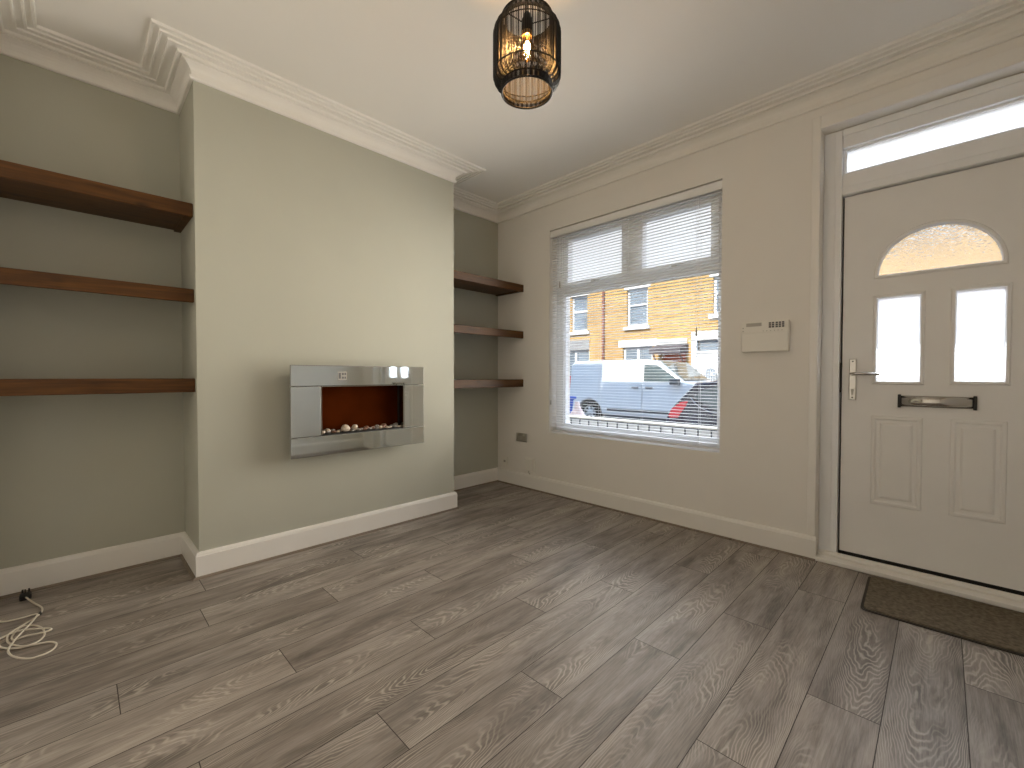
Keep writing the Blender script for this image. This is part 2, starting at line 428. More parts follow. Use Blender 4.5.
# baseboards (torus-topped) with oak beading at the foot
bprof = [(0, 0), (.020, 0), (.020, .122), (.017, .126), (.017, .130), (.014, .136), (.008, .141), (0, .142)]
qprof = [(.020, 0), (.033, 0), (.031, .006), (.027, .010), (.020, .012)]
for nm, path, lb in (('baseboard_left', [(XA, YB), (XA, CA), (0, CA), (0, CB), (XA, CB), (XA, 0)], 'white baseboard around the chimney breast and alcoves'),
                     ('baseboard_front', [(XA, 0), (DX0 + .006, 0)], 'white baseboard under the window'),
                     ('baseboard_back', [(XR, YB), (XA, YB)], 'white baseboard along the back wall'),
                     ('baseboard_right', [(XR, 0), (XR, YB)], 'white baseboard along the side wall')):
    path = list(path)
    if nm == 'baseboard_left': path[0] = (XA, YB + .02); path[-1] = (XA, -.0)
    structure(MB().sweep(path, bprof).build(nm, M['gloss']), lb, 'baseboard')
structure(MB().sweep([(XA, YB), (XA, CA), (0, CA), (0, CB), (XA, CB), (XA, 0), (DX0 + .006, 0)], qprof).build('trim_2', M['bead']), 'thin oak beading where floor meets baseboards', 'beading')

# ------------------------------------------------------------------ front window
win = thing('window_1', 'white window with two top lights over one large pane', 'window', ((WX0 + WX1) / 2, .13, WZ0), None, 'structure')
f = MB(); ya, yb = .105, .175
def bar(mb, x0, x1, z0, z1, y0=ya, y1=yb): mb.box(x0, x1, y0, y1, z0, z1)
bar(f, WX0, WX0 + .088, WZ0, WZ1); bar(f, WX1 - .05, WX1, WZ0, WZ1)
bar(f, WX0 + .088, WX1 - .05, WZ0, .655); bar(f, WX0 + .088, WX1 - .05, WZ1 - .05, WZ1)
bar(f, WX0 + .088, WX1 - .05, 1.878, 1.945); bar(f, 1.033, 1.105, 1.945, WZ1 - .05)
f.build('window_frame', M['upvc'], win, .004)
for (x0, x1, lab) in ((WX0 + .088, 1.033, 0), (1.105, WX1 - .05, 1)):
    s = MB(); z0, z1 = 1.945, WZ1 - .05; b = .06; y0, y1 = ya - .012, yb - .01
    s.box(x0, x0 + b, y0, y1, z0, z1); s.box(x1 - b, x1, y0, y1, z0, z1); s.box(x0 + b, x1 - b, y0, y1, z0, z0 + .045); s.box(x0 + b, x1 - b, y0, y1, z1 - b, z1)
    so = s.build('sash', M['upvc'], win, .005)
    g = MB().box(x0 + b - .003, x1 - b + .003, .138, .146, z0 + .042, z1 - b + .003); g.build('pane', M['glass'], so)
    xm = (x0 + x1) / 2
    h = MB().box(xm - .022, xm + .022, y0 - .012, y0, z0 + .012, z0 + .036).box(xm - .008, xm + .075, y0 - .026, y0 - .012, z0 + .018, z0 + .032)
    h.build('handle', M['steel'], so, .003)
MB().box(WX0 + .085, WX1 - .047, .138, .146, .652, 1.88).build('pane', M['glass'], win)
b_ = MB(); gx0, gx1, gz0, gz1 = WX0 + .088, WX1 - .05, .655, 1.878
for q in ((gx0, gx0 + .012, gz0, gz1), (gx1 - .012, gx1, gz0, gz1), (gx0, gx1, gz0, gz0 + .012), (gx0, gx1, gz1 - .012, gz1)):
    b_.box(q[0], q[1], .118, .137, q[2], q[3])
b_.build('glazing_bead', M['upvc'], win, .003)
structure(MB().box(WX0 + .001, WX1 - .001, .002, .104, WZ0 - .001, WZ0 + .002).build('trim_3', M['gloss']), 'white ledge inside the window recess', 'ledge')
structure(MB().box(WX0 - .05, WX1 + .05, .177, .40, WZ0 - .09, WZ0 - .005).build('trim_4', M['stone']), 'stone sill outside the window', 'sill')

# venetian blind
bl = thing('venetian_blind', 'white venetian blind lowered over the window with slats open', 'blind', ((WX0 + WX1) / 2, .035, WZ1))
bx0, bx1 = WX0 + .006, WX1 - .006
MB().box(bx0, bx1, .016, .058, WZ1 - .038, WZ1 - .006).build('headrail', M['slat'], bl, .002)
v = MB().box(bx0 - .003, bx1 + .003, .008, .013, WZ1 - .068, WZ1 - .008)
v.build('valance', M['slat'], bl, .0015)
s = MB(); pitch = .0234; z = WZ1 - .075; nsl = 0
while z > WZ0 + .075:
    pts = []
    for k in range(5):
        t = k / 4 * 2 - 1; pts.append((.036 + .0125 * t, z + .0022 * (1 - t * t) - .0006 * t))
    pts += [(a, b - .0007) for a, b in pts[::-1]]
    s.prism(pts, 'x', bx0, bx1, smooth=False); z -= pitch; nsl += 1
s.build('slats', M['slat'], bl)
zb = z
for k in range(4):       # stacked spare slats above the bottom rail
    zz = WZ0 + .030 + k * .009
    s2 = MB().prism([(.0235, zz), (.036, zz + .002), (.0485, zz), (.0485, zz + .0015), (.036, zz + .0035), (.0235, zz + .0015)], 'x', bx0, bx1)
    s2.build('slat', M['slat'], bl)
MB().box(bx0, bx1, .0235, .0485, WZ0 + .013, WZ0 + .027).build('bottom_rail', M['slat'], bl, .003)
for xx in (.40, .80, 1.20, 1.655):
    c = MB()
    for yy in (.0225, .0495): c.tube([(xx, yy, WZ1 - .04), (xx, yy, WZ0 + .027)], .0009, 5)
    c.build('ladder_cord', M['slat'], bl)
def pull(x, z1, name):
    c = MB()
    for dx in (-.006, .006): c.tube([(x + dx, .006, WZ1 - .07), (x + dx * .7, .004, z1 + .06), (x, .004, z1 + .02)], .0011, 5)
    c.build(name, M['slat'], bl)
    MB().lathe([(.001, .028), (.004, .024), (.0055, 0), (.0075, -.03), (.006, -.034)], (x, .004, z1), n=10).build('tassel', M['trim_tassel'] if 'trim_tassel' in M else M['grey_plastic'], bl)
pull(1.64, 1.44, 'pull_cord')
pull(.385, 1.965, 'tilt_cord')
c = MB().tube([(bx0 + .01, .005, WZ1 - .06), (bx0 + .012, .004, .88)], .0012, 5)
c.build('tilt_cord', M['slat'], bl)
MB().lathe([(.001, .02), (.004, .015), (.006, -.02), (.005, -.024)], (bx0 + .012, .004, .87), n=10).build('tassel', M['grey_plastic'], bl)

# ------------------------------------------------------------------ front door
dr = thing('door_1', 'white panelled front door with arched light and two tall panes', 'door', (2.877, .13, 0), None, 'structure')
f = MB(); fa, fb = .100, .19
LX0, LX1, LZ0, LZ1 = 2.472, 3.283, .054, 2.195
f.box(DX0, LX0 - .010, fa, fb, 0, DZ); f.box(LX1 + .010, DX1, fa, fb, 0, DZ)
f.box(LX0 - .010, LX1 + .010, fa, fb, LZ1 + .007, 2.326); f.box(LX0 - .010, LX1 + .010, fa, fb, 2.482, DZ)
f.build('door_frame', M['upvc'], dr, .005)
f = MB()  # inner step of the frame
f.box(LX0 - .042, LX0 - .010, fa - .012, fa, .045, 2.588); f.box(LX1 + .010, LX1 + .042, fa - .012, fa, .045, 2.588)
f.box(LX0 - .010, LX1 + .010, fa - .012, fa, LZ1 + .007, LZ1 + .05); f.box(LX0 - .010, LX1 + .010, fa - .012, fa, 2.55, 2.588)
f.build('frame_bead', M['upvc'], dr, .004)
MB().box(2.47, 3.285, .14, .152, 2.320, 2.488).build('transom_pane', M['obscure'], dr)
t = MB(); tx0, tx1 = LX0 - .010, LX1 + .010
for q in ((tx0, tx0 + .018, 2.326, 2.482), (tx1 - .018, tx1, 2.326, 2.482), (tx0 + .018, tx1 - .018, 2.326, 2.342), (tx0 + .018, tx1 - .018, 2.468, 2.482)):
    t.box(q[0], q[1], .122, .14, q[2], q[3])
t.build('transom_bead', M['upvc'], dr, .004)
# threshold
th = MB().box(DX0 + .004, DX1 - .004, -.022, .100, .0015, .026).box(DX0 + .004, DX1 - .004, .050, .100, .026, .044)
th.build('threshold', M['gloss'], dr, .005)
gk = MB()
for q in ((LX0 - .0105, LX0 + .02, .0, LZ1 + .012), (LX1 - .02, LX1 + .0105, .0, LZ1 + .012), (LX0 + .02, LX1 - .02, 0, LZ0 + .02), (LX0 + .02, LX1 - .02, LZ1 - .02, LZ1 + .012)):
    gk.box(q[0], q[1], .160, .185, q[2], q[3])
gk.build('gasket', M['gap'], dr)
# leaf with three glazed openings and two moulded panels: a grid of faces cut round the holes
ARC = dict(cx=2.873, x0=2.635, x1=3.112, z0=1.702, z1=1.938)
PN = [(2.634, 2.813, 1.091, 1.567), (2.954, 3.126, 1.094, 1.566)]
LF = .128
def arch_pts(grow=0, n=28):
    rx = (ARC['x1'] - ARC['x0']) / 2 + grow; rz = ARC['z1'] - ARC['z0'] + grow
    p = [(ARC['cx'] - rx, ARC['z0'] - grow), ]
    p += [(ARC['cx'] - rx * math.cos(PI * k / n), ARC['z0'] + rz * math.sin(PI * k / n)) for k in range(n + 1)]
    p += [(ARC['cx'] + rx, ARC['z0'] - grow)]
    if grow == 0: p = p[1:-1]
    return p
def make_leaf():
    bm = bmesh.new()
    y0, y1 = LF, .158
    outer = [(LX0, LZ0), (LX1, LZ0), (LX1, LZ1), (LX0, LZ1)]
    rects = [[(a, c), (b, c), (b, d), (a, d)] for a, b, c, d in PN]
    loops = [outer] + rects + [arch_pts()]
    for y in (y0, y1):
        edges = []
        for lp in loops:
            vs = [bm.verts.new((x, y, z)) for x, z in lp]
            for i in range(len(vs)): edges.append(bm.edges.new((vs[i], vs[(i + 1) % len(vs)])))
        bmesh.ops.triangle_fill(bm, use_beauty=True, use_dissolve=False, edges=edges)
    # remove any faces that fell inside the holes
    def inside(x, z):
        for a, b, c, d in PN:
            if a < x < b and c < z < d: return True
        rx = (ARC['x1'] - ARC['x0']) / 2; rz = ARC['z1'] - ARC['z0']
        return z > ARC['z0'] and ((x - ARC['cx']) / rx) ** 2 + ((z - ARC['z0']) / rz) ** 2 < .995
    kill = [f_ for f_ in bm.faces if inside(f_.calc_center_median().x, f_.calc_center_median().z)]
    bmesh.ops.delete(bm, geom=kill, context='FACES_ONLY')
    bm.verts.ensure_lookup_table()
    off = 0; n0 = sum(len(l) for l in loops); V = list(bm.verts)
    for lp in loops:
        for i in range(len(lp)):
            j = (i + 1) % len(lp)
            try: bm.faces.new((V[off + i], V[off + j], V[n0 + off + j], V[n0 + off + i]))
            except ValueError: pass
        off += len(lp)
    bmesh.ops.recalc_face_normals(bm, faces=bm.faces)
    me = bpy.data.meshes.new('door_leaf'); bm.to_mesh(me); bm.free()
    me.materials.append(M['door_skin'])
    o = bpy.data.objects.new('door_leaf', me); COL.objects.link(o); o.parent = dr
    o.location = (-dr.location[0], -dr.location[1], -dr.location[2])
    return o
leaf = make_leaf()
def ring_loft(mb, loops3):
    n = len(loops3[0]); vs = [p for lp in loops3 for p in lp]; fs = []
    for i in range(len(loops3) - 1):
        for k in range(n):
            l = (k + 1) % n; fs.append((i * n + k, i * n + l, (i + 1) * n + l, (i + 1) * n + k))
    mb.add(vs, fs); return mb
def rect_loop(x0, x1, z0, z1, y): return [(x0, y, z0), (x1, y, z0), (x1, y, z1), (x0, y, z1)]
# raised cassette mouldings round the glass
for (a, b, c, d) in PN:
    mb = MB()
    ring_loft(mb, [rect_loop(a - .022, b + .022, c - .022, d + .022, LF), rect_loop(a - .016, b + .016, c - .016, d + .016, LF - .009), rect_loop(a - .004, b + .004, c - .004, d + .004, LF - .010),
                   rect_loop(a + .001, b - .001, c + .001, d - .001, LF + .004), rect_loop(a + .001, b - .001, c + .001, d - .001, LF + .012)])
    mb.build('glazing_cassette', M['door_skin'], dr)
    MB().box(a - .003, b + .003, LF + .010, LF + .020, c - .003, d + .003).build('pane', M['obscure'], dr)
mb = MB()
ring_loft(mb, [[(x, y, z) for x, z in arch_pts(g)] if g else None for g, y in ()] or
          [[(x, y, z) for x, z in arch_pts(g)] for g, y in ((.022, LF), (.016, LF - .009), (.004, LF - .010), (.0005, LF + .004), (.0004, LF + .012))])
mb.build('glazing_cassette', M['door_skin'], dr)
MB().prism(arch_pts(.002), 'y', LF + .010, LF + .020).build('arched_pane', M['obscure_arch'], dr)
# embossed lower panels
for (a, b, c, d) in ((2.614, 2.832, .372, .888), (2.940, 3.142, .374, .890)):
    mb = MB(); L5 = []
    for ins, y in ((0, LF - .0005), (.004, LF - .007), (.016, LF - .008), (.024, LF - .001), (.038, LF - .001), (.048, LF - .009), (.056, LF - .010)):
        L5.append(rect_loop(a + ins, b - ins, c + ins, d - ins, y))
    ring_loft(mb, L5); mb.add(L5[-1], [(0, 1, 2, 3)])
    mb.build('door_panel', M['door_skin'], dr)
# letter plate
lp = MB().box(2.742, 3.021, LF - .013, LF, .948, 1.010)
lpo = lp.build('letter_plate', M['chrome'], dr, .004)
fl = MB().prism([(LF - .013, .951), (LF - .021, .960), (LF - .024, .975), (LF - .022, .992), (LF - .016, 1.006), (LF - .013, 1.008)], 'x', 2.745, 3.018, smooth=True)
fl.build('flap', M['chrome'], lpo)
e = MB().box(2.728, 2.742, LF - .018, LF, .942, 1.016).box(3.021, 3.035, LF - .018, LF, .942, 1.016)
e.build('end_cap', M['black'], lpo, .003)
# handle on its long back plate
hp = MB().box(2.507, 2.541, LF - .009, LF, .975, 1.221)
hpo = hp.build('handle_plate', M['steel'], dr, .006, 3)
hv = MB().tube([(2.524, LF - .008, 1.132), (2.524, LF - .045, 1.132), (2.532, LF - .053, 1.132), (2.56, LF - .055, 1.132), (2.652, LF - .052, 1.130)], [.0105, .009, .009, .0085, .0075], 12)
hv.build('lever', M['chrome'], hpo)
cyl = MB().lathe([(.0085, 0), (.0085, .004), (.006, .005)], (2.524, LF - .014, 1.034), 'y', 16).box(2.5195, 2.5285, LF - .013, LF - .008, 1.008, 1.034)
cyl.build('lock_cylinder', M['grey_plastic'], hpo)
for zz in (.990, 1.206): MB().lathe([(.0045, 0), (.0045, .003)], (2.524, LF - .012, zz), 'y', 10).build('screw', M['black'], hpo)
# latch keep seen in the gap
MB().box(LX0 - .0085, LX0 - .001, .122, .16, 1.02, 1.20).build('keep', M['gap'], dr)
# architrave
ar = MB().box(2.328, DX0, -.008, 0, .142, 2.671).box(DX0, DX1, -.008, 0, DZ, 2.671).box(DX1, DX1 + .042, -.008, 0, .0, 2.671)
structure(ar.build('trim_5', M['gloss'], bevel=.004), 'flat white surround edging the doorway', 'architrave')

# ------------------------------------------------------------------ shelves
def shelf(x0, x1, y0, y1, zt, th, label, group, solid=False):
    t = thing('floating_shelf', label, 'shelf', ((x0 + x1) / 2, (y0 + y1) / 2, zt - th), group)
    bt = th - .014 if solid else .016
    MB().box(x0 + .0005, x1 - .022, y0 + .001, y1 - .001, zt - bt, zt).build('shelf_board', M['shelf'], t, .002, origin=((x0 + x1) / 2, (y0 + y1) / 2, zt))
    MB().box(x1 - .022, x1, y0 + .001, y1 - .001, zt - th, zt + .001).build('front_fascia', M['shelf'], t, .004, origin=(x1, (y0 + y1) / 2 + zt, zt))
    if solid:
        for q in (y0 + .001, y1 - .036):
            MB().box(x0 + .001, x1 - .022, q, q + .035, zt - th + .004, zt - bt).build('support_batten', M['shelf'], t, .001, origin=((x0 + x1) / 2, y1, zt - .03))
    return t
lg = 'dark wooden shelves in the deep alcove'; rg = 'dark wooden shelves between chimney breast and window wall'
shelf(XA, -.044, YB, CA, 2.067, .073, 'top dark stained wooden shelf in the long alcove, its underside showing', lg, True)
shelf(XA, -.044, YB, CA, 1.596, .073, 'middle dark stained wooden shelf in the long alcove, lighter orange-brown grain', lg)
shelf(XA, -.044, YB, CA, 1.101, .075, 'lowest dark stained wooden shelf in the long alcove, at eye level', lg)
shelf(XA, -.069, CB, 0, 2.022, .070, 'top brown wooden shelf in the short alcove beside the window wall', rg, True)
shelf(XA, -.069, CB, 0, 1.560, .070, 'middle brown wooden shelf in the short alcove with pale knot', rg)
shelf(XA, -.069, CB, 0, 1.081, .074, 'lowest brown wooden shelf in the short alcove, above the sockets', rg)

# ------------------------------------------------------------------ wall-hung electric fire
FX = .11; FY0, FY1, FZ0, FZ1 = -2.246, -1.295, .609, 1.183; OY0, OY1, OZ0, OZ1 = -2.062, -1.470, .736, 1.050
fire = thing('electric_fire', 'wall-hung electric fire with mirrored glass surround on the chimney breast', 'electric fire', (0, (FY0 + FY1) / 2, FZ0))
cs = MB(); i_ = .045
cs.box(.0012, .012, FY0 + i_, FY1 - i_, FZ0 + i_, FZ1 - i_)
for q in ((FY0 + i_, OY0 - .004, FZ0 + i_, FZ1 - i_), (OY1 + .004, FY1 - i_, FZ0 + i_, FZ1 - i_), (OY0 - .004, OY1 + .004, FZ0 + i_, OZ0 - .004), (OY0 - .004, OY1 + .004, OZ1 + .004, FZ1 - i_)):
    cs.box(.012, FX - .006, q[0], q[1], q[2], q[3])
cs.build('casing', M['fire_case'], fire)
MB().box(.012, .016, OY0 - .004, OY1 + .004, OZ0 - .004, OZ1 + .004).build('fire_back', M['fire_back'], fire)
MB().box(.016, .100, OY0 - .004, OY1 + .004, OZ0 - .004, OZ0 + .004).build('pebble_tray', M['fire_case'], fire)
gp = .0028
def panel(y0, y1, z0, z1, lab):
    mb = MB()
    a = rect_loop(0, 0, 0, 0, 0)
    def lp(i, x): return [(x, y0 + i, z0 + i), (x, y1 - i, z0 + i), (x, y1 - i, z1 - i), (x, y0 + i, z1 - i)]
    l1, l2, l3 = lp(0, FX - .006), lp(0, FX - .0015), lp(.003, FX)
    ring_loft(mb, [l1, l2])
    n = len(mb.f); ring_loft(mb, [l2, l3]); mb.add(l3, [(0, 1, 2, 3)]); mb.add(l1, [(3, 2, 1, 0)])
    mb.m = [1] * (n + 4) + [0] * (len(mb.f) - n - 4)
    mb.build('glass_panel', [M['mirror'], M['mirror_edge']], fire)['label'] = lab
panel(FY0, FY1, OZ1 + gp, FZ1, 'top mirrored glass strip')
panel(FY0, FY1, FZ0, OZ0 - gp, 'bottom mirrored glass strip')
panel(FY0, OY0 - gp, OZ0, OZ1, 'mirrored glass on the alcove side')
panel(OY1 + gp, FY1, OZ0, OZ1, 'mirrored glass on the window side')
tr = MB()
for q in ((OY0 - .001, OY0 + .003, OZ0, OZ1), (OY1 - .004, OY1 + .001, OZ0, OZ1), (OY0, OY1, OZ1 - .003, OZ1 + .001)): tr.box(.060, FX + .001, q[0], q[1], q[2], q[3])
tr.build('opening_trim', M['chrome'], fire)
dp = MB().box(FX, FX + .0015, -1.956, -1.895, 1.090, 1.144); dpo = dp.build('display', M['grey_plastic'], fire, .001)
for k, q in enumerate(((-1.950, -1.936, 1.098, 1.136), (-1.930, -1.916, 1.122, 1.136), (-1.930, -1.916, 1.098, 1.112), (-1.912, -1.901, 1.122, 1.136), (-1.912, -1.901, 1.098, 1.112))):
    MB().box(FX + .0015, FX + .002, *q).build('display_segment', M['trim_grey'], dpo)
# pebbles on the tray, each its own object
def pebble_mesh(seed, mat):
    bm = bmesh.new(); bmesh.ops.create_icosphere(bm, subdivisions=3, radius=1)
    for v in bm.verts:
        n = noise.noise(v.co * 1.1 + Vector((seed * 7.3, seed, 2))); v.co *= 1 + .22 * n
    for f_ in bm.faces: f_.smooth = True
    me = bpy.data.meshes.new('pebble'); bm.to_mesh(me); bm.free(); me.materials.append(mat); return me
kinds = [(pebble_mesh(1, M['pebble']), 'pale'), (pebble_mesh(2, M['pebble_grey']), 'grey'), (pebble_mesh(3, M['pebble_brown']), 'brown'), (pebble_mesh(4, M['pebble']), 'pale'), (pebble_mesh(5, M['pebble_grey']), 'grey')]
# (y, x, size, squash, kind)  front row first, from the alcove side towards the window
spec = [(-2.045, .085, .015, .8, 3), (-2.010, .082, .013, .8, 4), (-2.004, .060, .017, .9, 0), (-1.972, .085, .014, .6, 2), (-1.945, .080, .013, .6, 0), (-1.892, .078, .031, .78, 0), (-1.845, .083, .013, .7, 1),
        (-1.822, .062, .0175, 1.25, 3), (-1.806, .088, .012, .8, 1), (-1.783, .080, .013, .7, 4), (-1.757, .085, .015, .6, 2), (-1.735, .060, .017, .8, 2), (-1.722, .085, .014, .6, 4), (-1.695, .075, .014, .8, 2),
        (-1.672, .085, .013, .6, 1), (-1.655, .058, .018, .8, 1), (-1.640, .083, .014, .8, 3), (-1.618, .078, .015, .7, 2), (-1.600, .056, .019, .85, 2), (-1.588, .086, .013, .6, 0), (-1.565, .082, .013, .5, 3),
        (-1.545, .062, .015, .7, 1), (-1.528, .085, .014, .7, 4), (-1.507, .058, .018, .85, 4), (-1.500, .085, .013, .5, 0), (-1.483, .080, .010, .6, 3), (-1.925, .055, .013, .7, 1), (-1.965, .052, .015, .8, 4)]
special = {5: 'large cream oval pebble, the biggest on the fire tray', 7: 'upright pale pink pebble behind the largest cream one', 2: 'pale pebble near the alcove-side end of the fire tray',
           18: 'brown pebble at the back beside a cluster near the window end', 16: 'small yellowish pale pebble among brown ones on the fire tray'}
gl = {'pale': 'small pale pebble on the fire tray', 'grey': 'small grey pebble on the fire tray', 'brown': 'small brown pebble on the fire tray'}
for k, (y, x, r_, sq, kd) in enumerate(spec):
    o = bpy.data.objects.new('pebble', kinds[kd][0]); COL.objects.link(o)
    sx = r_ * (.85 if k != 5 else .8)
    o.scale = (sx, r_ * 1.15, r_ * sq); o.location = (x, y, OZ0 + .005 + r_ * sq * 1.06)
    o.rotation_euler = (random.uniform(-.15, .15), random.uniform(-.15, .15), random.uniform(-.5, .5))
    if k in special: tag(o, special[k], 'pebble', 'pebbles on the fire tray')
    else: tag(o, gl[kinds[kd][1]], 'pebble', kinds[kd][1] + ' pebbles on the fire tray')

# ------------------------------------------------------------------ pendant lamp
LXc, LYc = 1.767, -1.933
lamp = thing('pendant_lamp', 'black wire drum pendant lamp hanging from the ceiling with glowing bulb', 'pendant lamp', (LXc, LYc, H))
MB().lathe([(.0, 0), (.052, 0), (.050, -.018), (.030, -.032), (.008, -.036), (0, -.036)], (LXc, LYc, H), n=32).build('ceiling_rose', M['lamp_black'], lamp)
MB().tube([(LXc, LYc, H - .03), (LXc, LYc, 2.478)], .0035, 8).build('cord', M['lamp_black'], lamp)
MB().lathe([(.006, .075), (.012, .07), (.020, .045), (.021, .0), (.019, -.002)], (LXc, LYc, 2.424), n=20).build('bulb_holder', M['lamp_black'], lamp)
MB().lathe([(.0205, .004), (.0215, 0), (.0215, -.012), (.019, -.014)], (LXc, LYc, 2.422), n=20).build('holder_ring', M['brass'], lamp)
MB().lathe([(.012, .0), (.015, -.015), (.028, -.045), (.030, -.062), (.024, -.085), (.008, -.098), (.0, -.1)], (LXc, LYc, 2.416), n=20).build('bulb', M['bulb_glass'], lamp)
MB().lathe([(0, .0), (.009, -.006), (.012, -.022), (.009, -.038), (0, -.044)], (LXc, LYc, 2.392), n=12).build('filament', M['filament'], lamp)
def prof_at():
    p = [(.095, 2.474), (.095, 2.452)]
    for k in range(1, 6): a = k / 5 * PI / 2; p.append((.095 + .032 * math.sin(a), 2.452 - .045 * (1 - math.cos(a))))
    p.append((.127, 2.33))
    for k in range(0, 6): a = k / 5 * PI / 2; p.append((.095 + .032 * math.cos(a), 2.262 - .038 * math.sin(a)))
    p.append((.095, 2.198)); return p
PR = prof_at()
rods = MB(); nr = 130
for k in range(nr):
    a = 2 * PI * k / nr; wd = .0019 if k % 4 else .0030
    rods.tube([(LXc + r_ * math.cos(a), LYc + r_ * math.sin(a), z) for r_, z in PR], wd, 5)
rods.build('wire_shade', M['lamp_black'], lamp)
def ring(r_, z, w_): 
    return MB().tube([(LXc + r_ * math.cos(2 * PI * k / 48), LYc + r_ * math.sin(2 * PI * k / 48), z) for k in range(48)], w_, 8, closed=True)
for r_, z, w_ in ((.0955, 2.476, .0035), (.0955, 2.450, .0028), (.127, 2.407, .002), (.127, 2.264, .0025), (.0955, 2.224, .0028), (.0955, 2.197, .0038)):
    ring(r_, z, w_).build('shade_ring', M['lamp_black'], lamp)
sp = MB()
for k in range(3):
    a = 2 * PI * k / 3 + .4
    sp.tube([(LXc + .02 * math.cos(a), LYc + .02 * math.sin(a), 2.452), (LXc + .095 * math.cos(a), LYc + .095 * math.sin(a), 2.450)], .0022, 6)
sp.build('spider', M['lamp_black'], lamp)

# ------------------------------------------------------------------ wall fittings
al = thing('alarm_panel', 'cream alarm control panel on the wall between window and door', 'alarm panel', (2.088, 0, 1.27))
MB().box(1.953, 2.224, -.040, 0, 1.274, 1.469).build('casing', M['plastic'], al, .008, 3)
MB().box(1.951, 2.226, -.044, -.040, 1.398, 1.471).build('cover_lip', M['plastic'], al, .004)
kp = MB(); 
MB().box(2.110, 2.206, -.0455, -.044, 1.421, 1.463).build('keypad', M['plastic'], al, .001)
for i in range(5):
    for j in range(3):
        x = 2.117 + i * .0175 + (.003 if i > 1 else 0); z = 1.426 + j * .0125
        MB().box(x, x + .0125, -.0480, -.0455, z, z + .0095).build('key', M['trim_grey'], al)
MB().box(1.985, 2.075, -.0452, -.044, 1.440, 1.462).build('display_window', M['grey_plastic'], al)
for i in range(6): MB().lathe([(.0028, 0), (.0028, .0015)], (2.085 + i * .021, -.0455, 1.408), 'y', 8).build('indicator', M['grey_plastic'], al)
for z in (1.412, 1.432): MB().lathe([(.004, 0), (.004, .0015)], (1.966, -.0455, z), 'y', 10).build('button', M['grey_plastic'], al)
def plate(x0, x1, z0, z1, name, label, kind):
    t = thing(name, label, 'socket', ((x0 + x1) / 2, 0, z0))
    MB().box(x0, x1, -.009, 0, z0, z1).build('faceplate', kind, t, .003); return t
t = plate(-.166, -.020, .455, .541, 'wall_socket', 'silver double socket plate on the wall beside the window corner', M['steel'])
for k, xm in enumerate((-.130, -.056)):
    MB().box(xm - .020, xm + .020, -.0105, -.009, .472, .512).build('outlet', M['grey_plastic'], t, .002)
    MB().box(xm - .008, xm + .008, -.014, -.009, .516, .532).build('switch', M['plastic'], t, .002)
t = plate(-.040, .082, .170, .305, 'cable_box', 'white junction box on the wall just above the baseboard near the corner', M['plastic'])
MB().box(-.030, .072, -.026, -.009, .182, .296).build('cover', M['plastic'], t, .005)
MB().tube([(.02, -.018, .183), (.022, -.02, .160), (.03, -.012, .145)], .004, 8).build('cable', M['grey_plastic'], t)
t = plate(-.372, -.290, .185, .270, 'telephone_socket', 'small white socket low in the corner of the short alcove', M['plastic'])
MB().box(-.345, -.318, -.011, -.009, .215, .238).build('jack', M['grey_plastic'], t)

# ------------------------------------------------------------------ doormat
dm = thing('doormat', 'brown doormat lying in front of the door threshold', 'doormat', (2.995, -.28, 0))
mx0, mx1, my0, my1 = -.36, .44, -.235, .235
def rrect(x0, x1, y0, y1, r_, n=6):
    p = []
    for cx, cy, a0 in ((x1 - r_, y1 - r_, 0), (x0 + r_, y1 - r_, 90), (x0 + r_, y0 + r_, 180), (x1 - r_, y0 + r_, 270)):
        for k in range(n + 1):
            a = R(a0 + 90 * k / n); p.append((cx + r_ * math.cos(a), cy + r_ * math.sin(a)))
    return p
b1 = MB().prism(rrect(mx0, mx1, my0, my1, .03), 'z', .0005, .006); o1 = b1.build('rubber_base', M['mat_edge'], dm)
b2 = MB().prism(rrect(mx0 + .012, mx1 - .012, my0 + .012, my1 - .012, .024), 'z', .006, .013); o2 = b2.build('pile', M['mat'], dm)
for o in (o1, o2): o.location = (0, 0, 0)
dm.rotation_euler = (0, 0, R(1.5))

# ------------------------------------------------------------------ loose cable on the floor
cb = thing('loose_cable', 'coiled cream cable with a black plug on the floor by the alcove', 'cable', (-.05, -3.3, 0))
def smooth_path(P, n=8):
    out = []
    for i in range(len(P) - 1):
        p0, p1, p2, p3 = [Vector(P[max(0, min(len(P) - 1, i + k))]) for k in (-1, 0, 1, 2)]
        for k in range(n):
            t = k / n; out.append(.5 * ((2 * p1) + (p2 - p0) * t + (2 * p0 - 5 * p1 + 4 * p2 - p3) * t * t + (3 * p1 - p0 - 3 * p2 + p3) * t ** 3))
    out.append(Vector(P[-1])); return out
main = [(-.300, -3.345), (-.226, -3.316), (-.149, -3.290), (-.090, -3.288), (-.044, -3.304), (.005, -3.336), (.043, -3.364), (.083, -3.379), (.154, -3.374), (.223, -3.348), (.258, -3.318), (.249, -3.286), (.202, -3.269),
        (.128, -3.276), (.059, -3.300), (.026, -3.331), (.038, -3.350), (.080, -3.362), (.120, -3.366), (.151, -3.355), (.161, -3.323), (.177, -3.274), (.168, -3.249), (.139, -3.268), (.085, -3.346), (.080, -3.385), (.100, -3.405), (.150, -3.400), (.200, -3.385),
        (.243, -3.347), (.260, -3.300), (.277, -3.252), (.311, -3.231), (.356, -3.240), (.376, -3.267), (.374, -3.302), (.345, -3.337), (.295, -3.359), (.240, -3.366), (.150, -3.350), (.04, -3.318), (-.05, -3.300), (-.081, -3.318), (-.078, -3.348), (-.088, -3.400), (-.12, -3.425)]
hz = []
